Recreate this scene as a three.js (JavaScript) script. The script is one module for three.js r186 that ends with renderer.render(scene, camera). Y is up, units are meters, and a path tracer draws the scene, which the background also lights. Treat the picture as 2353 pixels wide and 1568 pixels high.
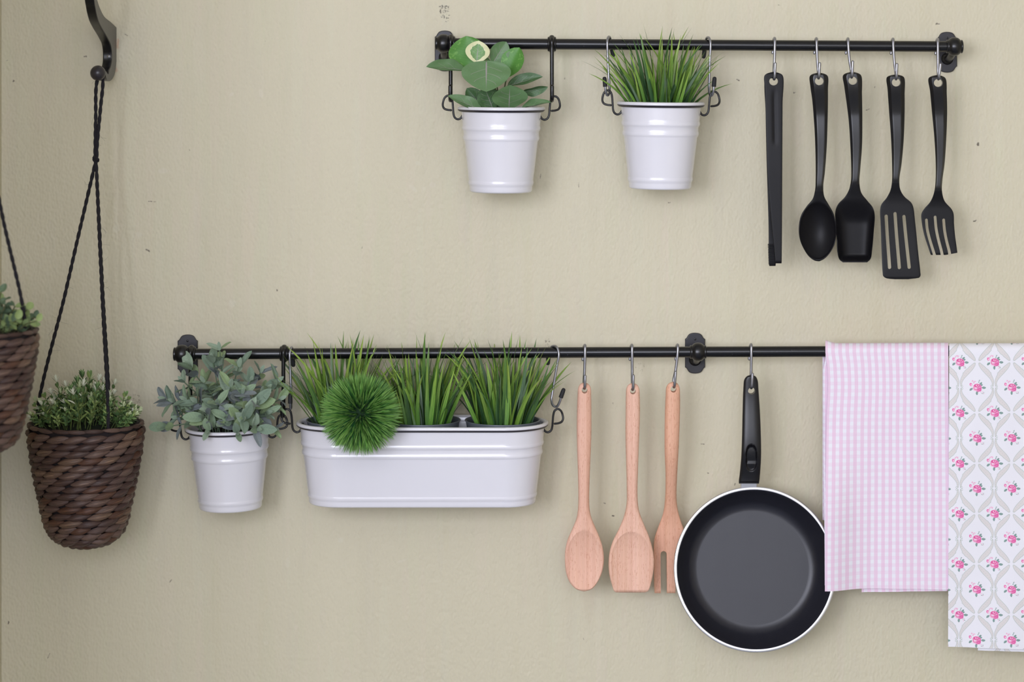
import * as THREE from 'three';
import { mergeGeometries, mergeVertices, toCreasedNormals } from 'three/addons/utils/BufferGeometryUtils.js';
import { RoundedBoxGeometry } from 'three/addons/geometries/RoundedBoxGeometry.js';
import { ImprovedNoise } from 'three/addons/math/ImprovedNoise.js';
import { RectAreaLightUniformsLib } from 'three/addons/lights/RectAreaLightUniformsLib.js';
import { Brush, Evaluator, SUBTRACTION } from 'three-bvh-csg';

// ---------------------------------------------------------------- camera, sky, lights, exposure
const S = 0.0006, D = 3.36, EYE = 1.6, VX = 1200, VY = 110;      // metres per photo pixel on the wall, distance of the eye
const camera = new THREE.PerspectiveCamera(2 * Math.atan(784 * S / D) * 180 / Math.PI, 2353 / 1568, 0.05, 60);
camera.position.set(0, EYE, D);
camera.lookAt(0, EYE, 0);
camera.setViewOffset(2353, 1568, 1176.5 - VX, 784 - VY, 2353, 1568);
camera.focus = D - 0.08;
camera.userData.fStop = 4.5;
camera.updateProjectionMatrix();
camera.updateMatrixWorld();

const scene = new THREE.Scene();
scene.background = new THREE.Color(0.85, 0.93, 1.05);
const renderer = new THREE.WebGLRenderer({ antialias: true });
renderer.toneMapping = THREE.LinearToneMapping;
renderer.toneMappingExposure = 1.19;
renderer.shadowMap.enabled = true;
RectAreaLightUniformsLib.init();
const DAY = new THREE.Color(0.95, 0.975, 1.13);                  // cool daylight
const FRONT_Z = 4.6, ROOM_L = -3.3, ROOM_R = 1.5, CEIL = 2.85;
// openings: [wall, centre along the wall, width, sill, head, brightness of the sky seen through it]
const WINDOWS = [
  ['front', -2.6, 1.05, 1.2, 2.7, 6], ['front', -1.4, 1.05, 1.2, 2.7, 16], ['front', -0.05, 1.3, 1.2, 2.7, 7.5], ['front', 1.0, 0.64, 1.2, 2.7, 2.6],
];
for (const [side, c, w, sill, head, power] of WINDOWS) for (const half of [-1, 1]) {   // one light in each casement
  const l = new THREE.RectAreaLight(DAY, power, w / 2 - 0.08, head - sill - 0.12), y = (sill + head) / 2, at = c + half * (w / 4 - 0.01);
  if (side === 'front') { l.position.set(at, y, FRONT_Z - 0.02); l.lookAt(at, y, 0); } else { l.position.set(ROOM_R - 0.02, y, at); l.lookAt(0, y, at); }
  scene.add(l);
}

// ---------------------------------------------------------------- helpers
const V = (x, y, z) => new THREE.Vector3(x, y, z);
const K = z => (D - z) / D;
const P = (px, py, z) => V((px - VX) * S * K(z), EYE - (py - VY) * S * K(z), z);   // where the photo's pixel meets the plane at depth z
function rng(seed) { let a = seed >>> 0; return () => { a = (a + 0x6D2B79F5) | 0; let t = Math.imul(a ^ (a >>> 15), 1 | a); t = (t + Math.imul(t ^ (t >>> 7), 61 | t)) ^ t; return ((t ^ (t >>> 14)) >>> 0) / 4294967296; }; }
const noise = new ImprovedNoise();
const clamp = (x, a, b) => Math.min(b, Math.max(a, x));
const lerp = (a, b, t) => a + (b - a) * t;
const sstep = (a, b, x) => { const t = clamp((x - a) / (b - a), 0, 1); return t * t * (3 - 2 * t); };
const used = {};
function numbered(name) { const n = used[name] = (used[name] ?? -1) + 1; return n ? `${name}_${String(n).padStart(3, '0')}` : name; }
function thing(name, label, category, pos = V(0, 0, 0), group) {
  const o = new THREE.Group();
  o.name = numbered(name); o.position.copy(pos); o.userData = { label, category };
  if (group) o.userData.group = group;
  scene.add(o);
  return o;
}
function part(name, geo, material, parent, label) {               // geo is given in world axes when the parent is unrotated: pass local()
  const m = new THREE.Mesh(geo, material);
  m.name = name; m.castShadow = m.receiveShadow = true;
  if (label) m.userData.label = label;
  parent.add(m);
  return m;
}
const local = (geo, o) => geo.translate(-o.position.x, -o.position.y, -o.position.z);
function copyOf(o, pos, label, group) {
  const c = o.clone(); c.name = numbered(o.name.replace(/_\d{3}$/, '')); c.position.copy(pos); c.userData = { ...o.userData, label };
  if (group) c.userData.group = group;
  scene.add(c); return c;
}
function structure(name, geo, material) { const m = new THREE.Mesh(geo, material); m.name = name; m.userData.kind = 'structure'; m.castShadow = m.receiveShadow = true; scene.add(m); return m; }
function plain(g) { const n = g.index ? g.toNonIndexed() : g; for (const k of Object.keys(n.attributes)) if (!['position', 'normal', 'uv', 'color'].includes(k)) n.deleteAttribute(k); return n; }
const merge = list => mergeGeometries(list.map(plain));
function tube(points, r, seg = 40, rad = 8, caps = true, curve = 'centripetal') {
  const c = new THREE.CatmullRomCurve3(points, false, curve);
  const g = [new THREE.TubeGeometry(c, seg, r, rad, false)];
  if (caps) for (const t of [0, 1]) { const s = new THREE.SphereGeometry(r, rad, 6); const q = c.getPoint(t); s.translate(q.x, q.y, q.z); g.push(s); }
  return merge(g);
}
function rope(points, r, pitch = 0.023) {                         // two twisted strands
  const c = new THREE.CatmullRomCurve3(points, false, 'centripetal'), len = c.getLength(), n = Math.max(12, Math.round(len / pitch * 8));
  const g = [];
  for (const ph of [0, Math.PI]) {
    const pts = [];
    for (let i = 0; i <= n; i++) {
      const t = i / n, q = c.getPointAt(t), a = ph + t * len / pitch * 2 * Math.PI, rr = r * 0.33 * (1 + 0.12 * noise.noise(t * len * 90, ph, 3));
      pts.push(V(q.x + Math.cos(a) * rr, q.y + noise.noise(t * 40, 2, ph) * 0.0003, q.z + Math.sin(a) * rr));
    }
    g.push(new THREE.TubeGeometry(new THREE.CatmullRomCurve3(pts), n, r * 0.76, 7, false));
  }
  return merge(g);
}
function lathe(profile, seg = 64) { return new THREE.LatheGeometry(profile.map(([r, y]) => new THREE.Vector2(Math.max(r, 1e-5), y)), seg); }
const creased = (g, a) => toCreasedNormals(g.scale(1000, 1000, 1000), a).scale(0.001, 0.001, 0.001);   // it joins vertices on a 1 cm grid, so in millimetres
const evaluator = new Evaluator(); evaluator.attributes = ['position', 'normal', 'uv']; evaluator.useGroups = false;
function cut(geo, cutters) {
  let a = new Brush(plain(geo)); a.updateMatrixWorld();
  for (const c of cutters) { const b = new Brush(plain(c)); b.updateMatrixWorld(); a = evaluator.evaluate(a, b, SUBTRACTION); }
  return a.geometry;
}
function splitAtY(geo, y) {                                       // [above, below] by triangle
  const g = plain(geo), up = [], dn = [], p = g.attributes.position;
  for (let i = 0; i < p.count; i += 3) ((p.getY(i) + p.getY(i + 1) + p.getY(i + 2)) / 3 > y ? up : dn).push(i, i + 1, i + 2);
  return [up, dn].map(ids => {
    const o = new THREE.BufferGeometry();
    for (const k of ['position', 'normal', 'uv']) {
      const s = g.attributes[k], n = s.itemSize, a = new Float32Array(ids.length * n);
      ids.forEach((id, j) => { for (let q = 0; q < n; q++) a[j * n + q] = s.array[id * n + q]; });
      o.setAttribute(k, new THREE.BufferAttribute(a, n));
    }
    return o;
  });
}

// ---------------------------------------------------------------- textures
function canvas(w, h, draw, repeat = true) {
  const c = document.createElement('canvas'); c.width = w; c.height = h;
  draw(c.getContext('2d'), w, h);
  const t = new THREE.CanvasTexture(c); t.colorSpace = THREE.SRGBColorSpace;
  if (repeat) t.wrapS = t.wrapT = THREE.RepeatWrapping;
  return t;
}
function dataTex(w, h, f, srgb = false) {
  const a = new Uint8Array(w * h * 4);
  for (let y = 0; y < h; y++) for (let x = 0; x < w; x++) { const v = f(x / w, y / h), i = (y * w + x) * 4; if (v.length) { a[i] = v[0]; a[i + 1] = v[1]; a[i + 2] = v[2]; } else a[i] = a[i + 1] = a[i + 2] = clamp(v, 0, 1) * 255; a[i + 3] = 255; }
  const t = new THREE.DataTexture(a, w, h); t.wrapS = t.wrapT = THREE.RepeatWrapping; t.magFilter = THREE.LinearFilter; t.minFilter = THREE.LinearMipmapLinearFilter; t.generateMipmaps = true;
  if (srgb) t.colorSpace = THREE.SRGBColorSpace;
  t.needsUpdate = true; return t;
}
const tileNoise = (u, v, fx, fy, seed) => {                       // periodic value from four blended Perlin taps
  const n = (a, b) => noise.noise(a * fx, b * fy, seed);
  return n(u, v) * (1 - u) * (1 - v) + n(u - 1, v) * u * (1 - v) + n(u, v - 1) * (1 - u) * v + n(u - 1, v - 1) * u * v;
};

// ---------------------------------------------------------------- the room
const WALL_W = 2353 * S, WALL_H = 1568 * S;
const wallMap = canvas(2048, 1365, (g, w, h) => {
  const k = w / 2353, r = rng(7);
  g.fillStyle = 'rgb(207,199,173)'; g.fillRect(0, 0, w, h);
  for (let i = 0; i < 900; i++) {                                 // roller streaks and faint patches of the paint
    const x = r() * w, y = r() * h, hh = 60 + r() * 260, ww = 4 + r() * 26;
    g.fillStyle = r() < 0.5 ? `rgba(214,205,186,${0.03 + r() * 0.04})` : `rgba(190,186,156,${0.03 + r() * 0.04})`;
    for (const dy of [0, -h]) { g.beginPath(); g.ellipse(x, y + dy + hh / 2, ww / 2, hh / 2, 0, 0, 7); g.fill(); }
  }
  for (let i = 0; i < 60000; i++) { g.fillStyle = r() < 0.5 ? 'rgba(224,217,194,0.10)' : 'rgba(184,176,150,0.10)'; g.fillRect(r() * w, r() * h, 1 + r() * 1.4, 1 + r() * 3); }
  for (let i = 0; i < 34; i++) { g.fillStyle = `rgba(221,213,200,${0.1 + r() * 0.14})`; const x = (150 + r() * 900) * k, y = (200 + r() * 1300) * k; g.beginPath(); g.ellipse(x, y, 2 + r() * 5, 3 + r() * 8, r() * 3, 0, 7); g.fill(); }
  const speck = (x, y, a, b, rot, c) => { g.fillStyle = c; const n = Math.max(2, Math.round(Math.max(a, b) * 1.4)); for (let i = 0; i < n; i++) { const t = (i / Math.max(1, n - 1) - 0.5) * 1.5, ca = Math.cos(rot), sa = Math.sin(rot), dx = a > b ? t * a : (r() - 0.5) * a, dy = a > b ? (r() - 0.5) * b : t * b, q = (0.35 + r() * 0.45) * Math.min(a, b); g.beginPath(); g.ellipse((x + dx * ca - dy * sa) * k, (y + dx * sa + dy * ca) * k, q * k * (0.8 + r() * 0.8), q * k, r() * 3, 0, 7); g.fill(); } };
  const dark = 'rgba(84,76,66,0.7)';
  // chips, drips and pencil dots seen on the paint
  for (const [x, y, a, b, rot] of [[345, 463, 5, 1.2, 0], [340, 576, 6, 2, 0.6], [636, 667, 2, 2, 0], [832, 569, 1.6, 1.6, 0], [1298, 180, 1.6, 1.6, 0], [1696, 184, 4, 1.6, 0.5], [1538, 466, 3, 1.2, 0], [1242, 405, 1, 7, 0.1], [1330, 425, 1, 6, 0.1], [1994, 252, 5, 1.4, -0.4], [1826, 213, 2.4, 1.6, 0], [2155, 55, 5, 2, 0.1], [2240, 508, 4, 1.6, -0.3], [2248, 332, 3, 3, 0], [1409, 1186, 2.5, 1.6, 0], [1389, 1157, 2, 1.2, 0], [1341, 1469, 1.6, 1.6, 0], [392, 1336, 1.4, 5, 0.5], [20, 1432, 2.4, 2.4, 0], [112, 1508, 1, 8, 0.4], [196, 130, 3, 1.6, 0], [31, 186, 2, 2, 0], [16, 139, 2.4, 1, -0.8], [290, 80, 5, 1, 0.6], [355, 464, 3, 1, 0], [1614, 1021, 5, 1.2, 0.1], [1627, 1088, 2, 1.4, 0], [1689, 1114, 1.6, 2.4, 0.3], [1408, 928, 1.6, 1.6, 0], [1618, 1168, 1.4, 1.4, 0], [435, 345, 1.4, 1.4, 0], [610, 95, 1.2, 1.2, 0], [1790, 12, 1.5, 1.2, 0], [2010, 200, 1.4, 1.4, 0], [1990, 585, 2.2, 1.4, 0], [900, 1100, 1.4, 1.4, 0]]) speck(x, y, a, b, rot, dark);
  for (let i = 0; i < 46; i++) speck(1011 + r() * 20 + (r() - 0.5) * 6, 14 + r() * r() * 48, 0.6 + r() * 1.3, 0.6 + r() * 1.4, 0, 'rgba(58,52,46,0.8)');
  for (let i = 0; i < 22; i++) speck(1253 + r() * 10, 780 + r() * 22, 0.5 + r(), 0.5 + r(), 0, 'rgba(70,62,52,0.7)');
  for (let i = 0; i < 26; i++) speck(306 + r() * 16, 905 + r() * 40, 0.6 + r(), 0.6 + r(), 0, 'rgba(84,76,58,0.7)');
  for (let i = 0; i < 20; i++) speck(1460 + r() * 20, 836 + r() * 22, 0.5 + r(), 0.5 + r(), 0, 'rgba(150,142,112,0.8)');
  speck(271, 100, 4, 14, 0, 'rgba(190,140,110,0.16)'); speck(267, 160, 5, 5, 0, 'rgba(200,160,135,0.16)');
});
const wallBump = dataTex(1024, 1024, (u, v) => 0.5 + 0.34 * tileNoise(u, v, 190, 120, 1) + 0.24 * tileNoise(u, v, 90, 50, 5) + 0.12 * tileNoise(u, v, 20, 7, 9));
wallBump.repeat.set(WALL_W / 0.62, WALL_H / 0.62);
const wallMat = new THREE.MeshStandardMaterial({ map: wallMap, bumpMap: wallBump, bumpScale: 0.0012, roughness: 0.6 });
const plasterMat = new THREE.MeshStandardMaterial({ color: new THREE.Color('rgb(206,199,176)'), bumpMap: wallBump, bumpScale: 0.0011, roughness: 0.7 });
const ceilMat = new THREE.MeshStandardMaterial({ color: new THREE.Color('rgb(228,227,222)'), roughness: 0.85 });
const floorMat = new THREE.MeshStandardMaterial({ color: new THREE.Color('rgb(120,127,138)'), roughness: 0.6 });
const frameMat = new THREE.MeshStandardMaterial({ color: new THREE.Color('rgb(225,225,222)'), roughness: 0.5 });
const glassMat = new THREE.MeshPhysicalMaterial({ transmission: 1, thickness: 0, roughness: 0.02, color: 0xffffff });
function boxUV(x0, x1, y0, y1, z0, z1) {
  const g = new THREE.BoxGeometry(x1 - x0, y1 - y0, z1 - z0); g.translate((x0 + x1) / 2, (y0 + y1) / 2, (z0 + z1) / 2);
  const p = g.attributes.position, n = g.attributes.normal, uv = g.attributes.uv;
  const o = P(0, 1568, 0);
  for (let i = 0; i < p.count; i++) {
    const x = p.getX(i), y = p.getY(i), z = p.getZ(i);
    const a = Math.abs(n.getX(i)) > 0.5 ? z : x, b = Math.abs(n.getY(i)) > 0.5 ? z : y;
    uv.setXY(i, (a - o.x) / WALL_W, (b - o.y) / WALL_H);
  }
  return g;
}
const CORNER = P(3.5, 0, 0).x;
structure('wall_back', boxUV(ROOM_L, ROOM_R, 0, CEIL, -0.12, 0), wallMat);
structure('wall_left', boxUV(CORNER - 0.12, CORNER, 0, CEIL, 0, 1.3), wallMat);
structure('floor', boxUV(ROOM_L, ROOM_R, -0.1, 0, -0.12, FRONT_Z + 0.12), floorMat);
structure('ceiling', boxUV(ROOM_L - 0.12, ROOM_R + 0.12, CEIL, CEIL + 0.1, -0.12, FRONT_Z + 0.12), ceilMat);
function pierced(name, a0, a1, list, make) {                      // a wall with window openings, built of one joined mesh
  const g = [], ws = list.slice().sort((p, q) => p[1] - q[1]);
  let at = a0;
  for (const [, c, w, sill, head] of ws) { g.push(make(at, c - w / 2, 0, CEIL), make(c - w / 2, c + w / 2, 0, sill), make(c - w / 2, c + w / 2, head, CEIL)); at = c + w / 2; }
  g.push(make(at, a1, 0, CEIL));
  structure(name, merge(g), plasterMat);
}
pierced('wall_front', ROOM_L, ROOM_R, WINDOWS.filter(w => w[0] === 'front'), (a, b, y0, y1) => boxUV(a, b, y0, y1, FRONT_Z, FRONT_Z + 0.12));
pierced('wall_right', -0.12, FRONT_Z + 0.12, WINDOWS.filter(w => w[0] === 'right'), (a, b, y0, y1) => boxUV(ROOM_R, ROOM_R + 0.12, y0, y1, a, b));
pierced('wall_far_left', -0.12, FRONT_Z + 0.12, WINDOWS.filter(w => w[0] === 'left'), (a, b, y0, y1) => boxUV(ROOM_L - 0.12, ROOM_L, y0, y1, a, b));
WINDOWS.forEach(([side, c, w, sill, head], i) => {
  const o = new THREE.Group(); o.name = `window_${i + 1}`; o.userData.kind = 'structure'; scene.add(o);
  const h = head - sill, y = (sill + head) / 2, f = 0.055, g = [];
  const bar = (x0, x1, y0, y1) => { const b = new THREE.BoxGeometry(x1 - x0, y1 - y0, 0.06); b.translate((x0 + x1) / 2, (y0 + y1) / 2, 0); g.push(b); };
  bar(-w / 2, w / 2, h / 2 - f, h / 2); bar(-w / 2, w / 2, -h / 2, -h / 2 + f); bar(-w / 2, -w / 2 + f, -h / 2, h / 2); bar(w / 2 - f, w / 2, -h / 2, h / 2);
  bar(-0.02, 0.02, -h / 2, h / 2); bar(-w / 2, w / 2, 0.18, 0.22);
  part('window_frame', merge(g), frameMat, o);
  part('pane', new THREE.PlaneGeometry(w - 2 * f, h - 2 * f), glassMat, o);
  if (side === 'front') o.position.set(c, y, FRONT_Z + 0.06);
  else { o.position.set(side === 'right' ? ROOM_R + 0.06 : ROOM_L - 0.06, y, c); o.rotation.y = Math.PI / 2; }
});

// ---------------------------------------------------------------- materials
const std = (color, roughness, more = {}) => new THREE.MeshStandardMaterial({ color: new THREE.Color(color), roughness, ...more });
const fine = dataTex(256, 256, (u, v) => 0.5 + 0.35 * tileNoise(u, v, 60, 60, 3) + 0.3 * tileNoise(u, v, 120, 120, 8));
const M = {
  blackMetal: std('rgb(15,14,17)', 0.3, { bumpMap: fine, bumpScale: 0.00004 }),
  plateMetal: std('rgb(32,30,36)', 0.45),
  blackPlastic: new THREE.MeshPhysicalMaterial({ color: new THREE.Color('rgb(15,14,18)'), roughness: 0.5, specularIntensity: 0.55 }), handlePlastic: std('rgb(15,14,18)', 0.28),
  rubber: std('rgb(28,28,31)', 0.7),
  steel: std('rgb(160,160,167)', 0.34, { metalness: 0.9 }),
  enamel: new THREE.MeshPhysicalMaterial({ color: new THREE.Color('rgb(225,223,229)'), roughness: 0.24, clearcoat: 0.5, clearcoatRoughness: 0.1 }),
  enamelEdge: std('rgb(30,26,36)', 0.4),
  innerGrey: std('rgb(128,134,144)', 0.35, { metalness: 0.5 }),
  soil: std('rgb(38,34,30)', 0.95),
  aluminium: std('rgb(222,221,226)', 0.3, { metalness: 0.85 }),
  rope: std('rgb(24,21,27)', 0.9),
};
// the rod: black paint with a few scratches
const rodMap = canvas(2048, 64, (g, w, h) => {
  const r = rng(21); g.fillStyle = 'rgb(15,14,17)'; g.fillRect(0, 0, w, h);
  for (let i = 0; i < 60; i++) { g.fillStyle = `rgba(120,118,126,${0.15 + r() * 0.4})`; g.fillRect(r() * w, r() * h, 1 + r() * 2, 1 + r() * 2); }
  for (let i = 0; i < 10; i++) { const x = r() * w; for (let j = 0; j < 9; j++) { g.fillStyle = `rgba(170,168,172,${0.3 + r() * 0.5})`; g.fillRect(x + (r() - 0.5) * 30, 20 + r() * 24, 1 + r() * 6, 1 + r() * 1.6); } }
});
M.rod = new THREE.MeshStandardMaterial({ map: rodMap, roughness: 0.26 });

// ---------------------------------------------------------------- wall rails
const RZ = 0.060, RR = 0.0073;
const UP = [P(1040, 100, RZ), P(2180, 107, RZ)], LO = [P(440, 814, RZ), P(1890, 808, RZ)];
const onRail = (r, px) => { const x = (px - VX) * S * K(RZ), t = (x - r[0].x) / (r[1].x - r[0].x); return V(x, lerp(r[0].y, r[1].y, t), RZ); };
const railTilt = r => Math.atan2(r[1].y - r[0].y, r[1].x - r[0].x);
function plateShape() {
  const w = 0.0138, h = 0.029, s = new THREE.Shape(), q = 0.0195;
  s.moveTo(-w, -q); s.lineTo(-w, q);
  s.bezierCurveTo(-w * 0.78, q + 0.0012, -w * 0.8, q + 0.0035, -w * 0.66, q + 0.0055);
  s.bezierCurveTo(-w * 0.5, h, w * 0.5, h, w * 0.66, q + 0.0055);
  s.bezierCurveTo(w * 0.8, q + 0.0035, w * 0.78, q + 0.0012, w, q);
  s.lineTo(w, -q);
  s.bezierCurveTo(w * 0.78, -q - 0.0012, w * 0.8, -q - 0.0035, w * 0.66, -q - 0.0055);
  s.bezierCurveTo(w * 0.5, -h, -w * 0.5, -h, -w * 0.66, -q - 0.0055);
  s.bezierCurveTo(-w * 0.8, -q - 0.0035, -w * 0.78, -q - 0.0012, -w, -q);
  return s;
}
const plateGeo = new THREE.ExtrudeGeometry(plateShape(), { depth: 0.0022, bevelEnabled: true, bevelThickness: 0.0012, bevelSize: 0.0012, bevelOffset: -0.0012, bevelSegments: 3, curveSegments: 14 });
plateGeo.translate(0, 0, 0.0012);
const stemGeo = merge([tube([V(0, -0.009, 0.002), V(0, -0.0085, 0.02), V(0, -0.003, 0.04), V(0, 0.0055, 0.054), V(0, 0.009, 0.059)], 0.0047, 24, 14), (() => { const c = lathe([[0.0085, 0], [0.0085, 0.0015], [0.0062, 0.004], [0.0048, 0.006]], 24); c.rotateX(Math.PI / 2); c.translate(0, -0.009, 0.003); return c; })(), (() => { const c = new THREE.SphereGeometry(0.0022, 12, 8); c.scale(1, 1, 0.7); c.translate(0, 0.0195, 0.0036); return c; })()]);
const alongX = g => { g.rotateZ(-Math.PI / 2); return g; };
const knobGeo = alongX(lathe([[0.0076, -0.0112], [0.0089, -0.0106], [0.0092, -0.0096], [0.0086, -0.0088], [0.0092, -0.0078], [0.0112, -0.0058], [0.0124, -0.0032], [0.0127, 0], [0.0124, 0.0032], [0.0112, 0.0058], [0.0092, 0.0078], [0.0086, 0.0088], [0.0092, 0.0096], [0.0089, 0.0106], [0.0076, 0.0112]], 36));
const capGeo = alongX(lathe([[0.0001, 0.0030], [0.0072, 0.0026], [0.0086, 0.0012], [0.0088, 0], [0.0082, -0.0016], [0.0066, -0.0024], [0.0066, -0.006]], 30));
function makeRail(label, r, x0, x1, brackets, caps) {
  const a = onRail(r, x0), b = onRail(r, x1), t = thing('wall_rail', label, 'rail', V((a.x + b.x) / 2, (a.y + b.y) / 2, 0));
  const L = a.distanceTo(b), rod = new THREE.CylinderGeometry(RR, RR, L, 28, 1); rod.rotateZ(Math.PI / 2); rod.rotateZ(railTilt(r));
  const uv = rod.attributes.uv; for (let i = 0; i < uv.count; i++) uv.setXY(i, uv.getY(i) * L / 1.1, uv.getX(i));
  const rodMesh = part('rod', rod, M.rod, t); rodMesh.position.set(0, 0, RZ);
  for (const [px, ppx, ppy] of brackets) {                        // knob on the rod at px, its plate on the wall at (ppx, ppy)
    const k = onRail(r, px), br = new THREE.Group(); br.name = 'wall_bracket'; t.add(br);
    const pl = P(ppx, ppy, 0.003); br.position.set(k.x - t.position.x, pl.y - t.position.y, 0);
    part('back_plate', plateGeo, M.plateMetal, br);
    part('stem', stemGeo, M.blackMetal, br);
    const kn = part('knob', knobGeo, M.blackMetal, br); kn.position.set(0, k.y - pl.y, RZ); kn.rotation.z = railTilt(r);
  }
  for (const [px, s] of caps) { const k = onRail(r, px), c = part('end_cap', capGeo, M.blackMetal, t); c.position.set(k.x - t.position.x, k.y - t.position.y, RZ); if (s < 0) c.rotation.y = Math.PI; }
  return t;
}
makeRail('upper black wall rail holding two white buckets and five black utensils', UP, 1010, 2204, [[1019, 1021, 117], [2193, 2183, 120]], [[1006, -1], [2207, 1]]);
makeRail('lower black wall rail holding the long planter, frying pan and towels', LO, 408, 2545, [[418, 432, 816], [1604, 1597, 812], [2520, 2506, 806]], [[406, -1], [2543, 1]]);

// ---------------------------------------------------------------- hooks on the rails
const HZ = 0.079;                                                  // depth at which the buckets' wire ears hang
function collarHook(px, r, yBottom, label) {                       // black hook whose collar rings the rod
  const c = onRail(r, px), t = thing('black_rail_hook', label, 'hook', V(c.x, c.y, RZ), 'black collared hooks on the rails');
  const ring = new THREE.TorusGeometry(RR + 0.0024, 0.0027, 10, 36); ring.rotateY(Math.PI / 2); ring.scale(1.35, 1, 1);
  const f1 = new THREE.TorusGeometry(RR + 0.0012, 0.0016, 8, 36); f1.rotateY(Math.PI / 2); const f2 = f1.clone(); f1.translate(-0.0042, 0, 0); f2.translate(0.0042, 0, 0);
  part('collar', merge([ring, f1, f2]), M.blackMetal, t);
  const yb = P(px, yBottom, HZ).y - c.y, zf = RR + 0.0034, zc = HZ - RZ;
  part('arm', tube([V(0, RR + 0.002, 0.004), V(0, RR * 0.6, zf), V(0, -0.006, zf), V(0, yb * 0.5, zf), V(0, yb + 0.009, zf), V(0, yb + 0.0035, zf + 0.0012), V(0, yb, zc), V(0, yb + 0.0035, 2 * zc - zf - 0.0012), V(0, yb + 0.010, 2 * zc - zf), V(0, yb + 0.019, 2 * zc - zf)], 0.0027, 70, 10), M.blackMetal, t);
  return t;
}
collarHook(1036, UP, 231, 'black collared hook at the left end of the upper rail, left of the broad-leaved plant');
collarHook(1268, UP, 231, 'black collared hook on the upper rail, right of the broad-leaved plant');
collarHook(440, LO, 957, 'black collared hook at the left end of the lower rail, behind the sage-like plant');
collarHook(653, LO, 957, 'black collared hook on the lower rail between the sage-like plant and the long planter');

function longHook(r, pts, label) {                                 // steel S-hook with black rubber tips; pts [px, py, z]
  const w = pts.map(p => P(...p)), o = w[Math.floor(w.length / 2)].clone(), t = thing('long_steel_hook', label, 'hook', o, 'long steel hooks with rubber tips');
  const q = w.map(p => p.clone().sub(o));
  part('wire', tube(q, 0.0017, 90, 9), M.steel, t);
  for (const [a, b] of [[q[0], q[1]], [q[q.length - 1], q[q.length - 2]]]) {
    const d = b.clone().sub(a).normalize(), L = 0.0125;
    const g = lathe([[0.0001, -0.0012], [0.0018, -0.0008], [0.0027, 0.001], [0.0029, 0.004], [0.0030, L - 0.0004], [0.0026, L], [0.0015, L]], 16);
    const m = part('rubber_tip', g, M.rubber, t); m.position.copy(a).addScaledVector(d, -0.001); m.quaternion.setFromUnitVectors(V(0, 1, 0), d);
  }
  return t;
}
const zf = RZ + RR + 0.0019, zk = RZ - RR - 0.0019;
longHook(UP, [[1409, 128, zk], [1406, 112, zk], [1404, 96, zk + 0.001], [1401, 85.5, RZ - 0.003], [1397.5, 86, RZ + 0.005], [1395.5, 95, zf], [1396.5, 130, zf], [1399, 180, zf + 0.001], [1400.5, 206, zf + 0.003], [1399, 216, HZ - 0.002], [1395.5, 219.5, HZ + 0.001], [1392, 210, HZ + 0.005], [1390.5, 196, HZ + 0.006], [1389, 180, HZ + 0.006]], 'long steel hook at the left of the upper bucket of grass');
longHook(UP, [[1617, 131, zk], [1619, 114, zk], [1621, 98, zk + 0.001], [1624, 87.5, RZ - 0.003], [1629, 87, RZ + 0.005], [1632.5, 97, zf], [1631.5, 130, zf], [1630, 180, zf + 0.001], [1629.5, 206, zf + 0.003], [1631, 217, HZ - 0.002], [1635, 220, HZ + 0.001], [1639, 211, HZ + 0.005], [1640.5, 196, HZ + 0.006], [1642, 180, HZ + 0.006]], 'long steel hook at the right of the upper bucket of grass');
longHook(LO, [[674, 840, zk], [673, 824, zk], [672, 810, zk + 0.001], [671, 800, RZ - 0.003], [669, 800, RZ + 0.005], [666, 812, zf], [667, 850, zf], [669, 900, zf + 0.001], [669, 925, zf + 0.003], [669, 936, HZ - 0.002], [668, 940, HZ + 0.001], [667, 930, HZ + 0.006], [667, 918, HZ + 0.0065], [667, 908, HZ + 0.0065]], 'long steel hook at the left end of the long planter');
longHook(LO, [[1259, 836, zk], [1260, 823, zk], [1262, 808, zk + 0.001], [1268, 797, RZ - 0.003], [1278, 797, RZ + 0.005], [1284, 812, zf], [1280, 840, zf], [1270, 900, zf + 0.001], [1267.5, 920, zf + 0.003], [1271, 932, HZ - 0.002], [1279, 935, HZ + 0.001], [1287, 922, HZ + 0.005], [1290, 910, HZ + 0.006], [1295, 896, HZ + 0.006]], 'long steel hook at the right end of the long planter');

const UZ = 0.0755;                                                 // depth of the hanging utensils' holes
function smallHook(r, xt, xb, yb, xtip, ytip, label) {
  const c = onRail(r, xt), cy = VY + (EYE - c.y) / (S * K(RZ));    // the rod's centre in the photo
  const back = xt - 5;
  const w = [[back, cy + 17, zk], [back + 1, cy + 6, zk], [xt - 3, cy - 10, zk + 0.002], [xt - 1, cy - 16.5, RZ - 0.001], [xt, cy - 14, zf - 0.002], [xt, cy - 4, zf], [lerp(xt, xb, 0.5), lerp(cy, yb, 0.5), zf], [xb, yb - 16, zf], [xb + 0.2, yb - 5, zf + 0.002], [xb + 0.8, yb, UZ + 0.001], [xb + 1.8, yb - 5, UZ + 0.0065], [lerp(xb + 2, xtip, 0.5), lerp(yb - 8, ytip, 0.4), UZ + 0.008], [xtip, ytip, UZ + 0.008]].map(p => P(...p));
  const o = w[6].clone(), t = thing('steel_hook', label, 'hook', o, 'small steel hooks carrying the kitchen tools');
  part('wire', tube(w.map(p => p.clone().sub(o)), 0.00195, 90, 10), M.steel, t);
}
smallHook(UP, 1780.5, 1778, 182, 1781.5, 146, 'small steel hook holding the black tongs on the upper rail');
smallHook(UP, 1876.5, 1880, 180, 1883.5, 146, 'small steel hook holding the round black spoon on the upper rail');
smallHook(UP, 1949, 1956, 178, 1959.5, 142, 'small steel hook holding the square black scoop on the upper rail');
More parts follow.
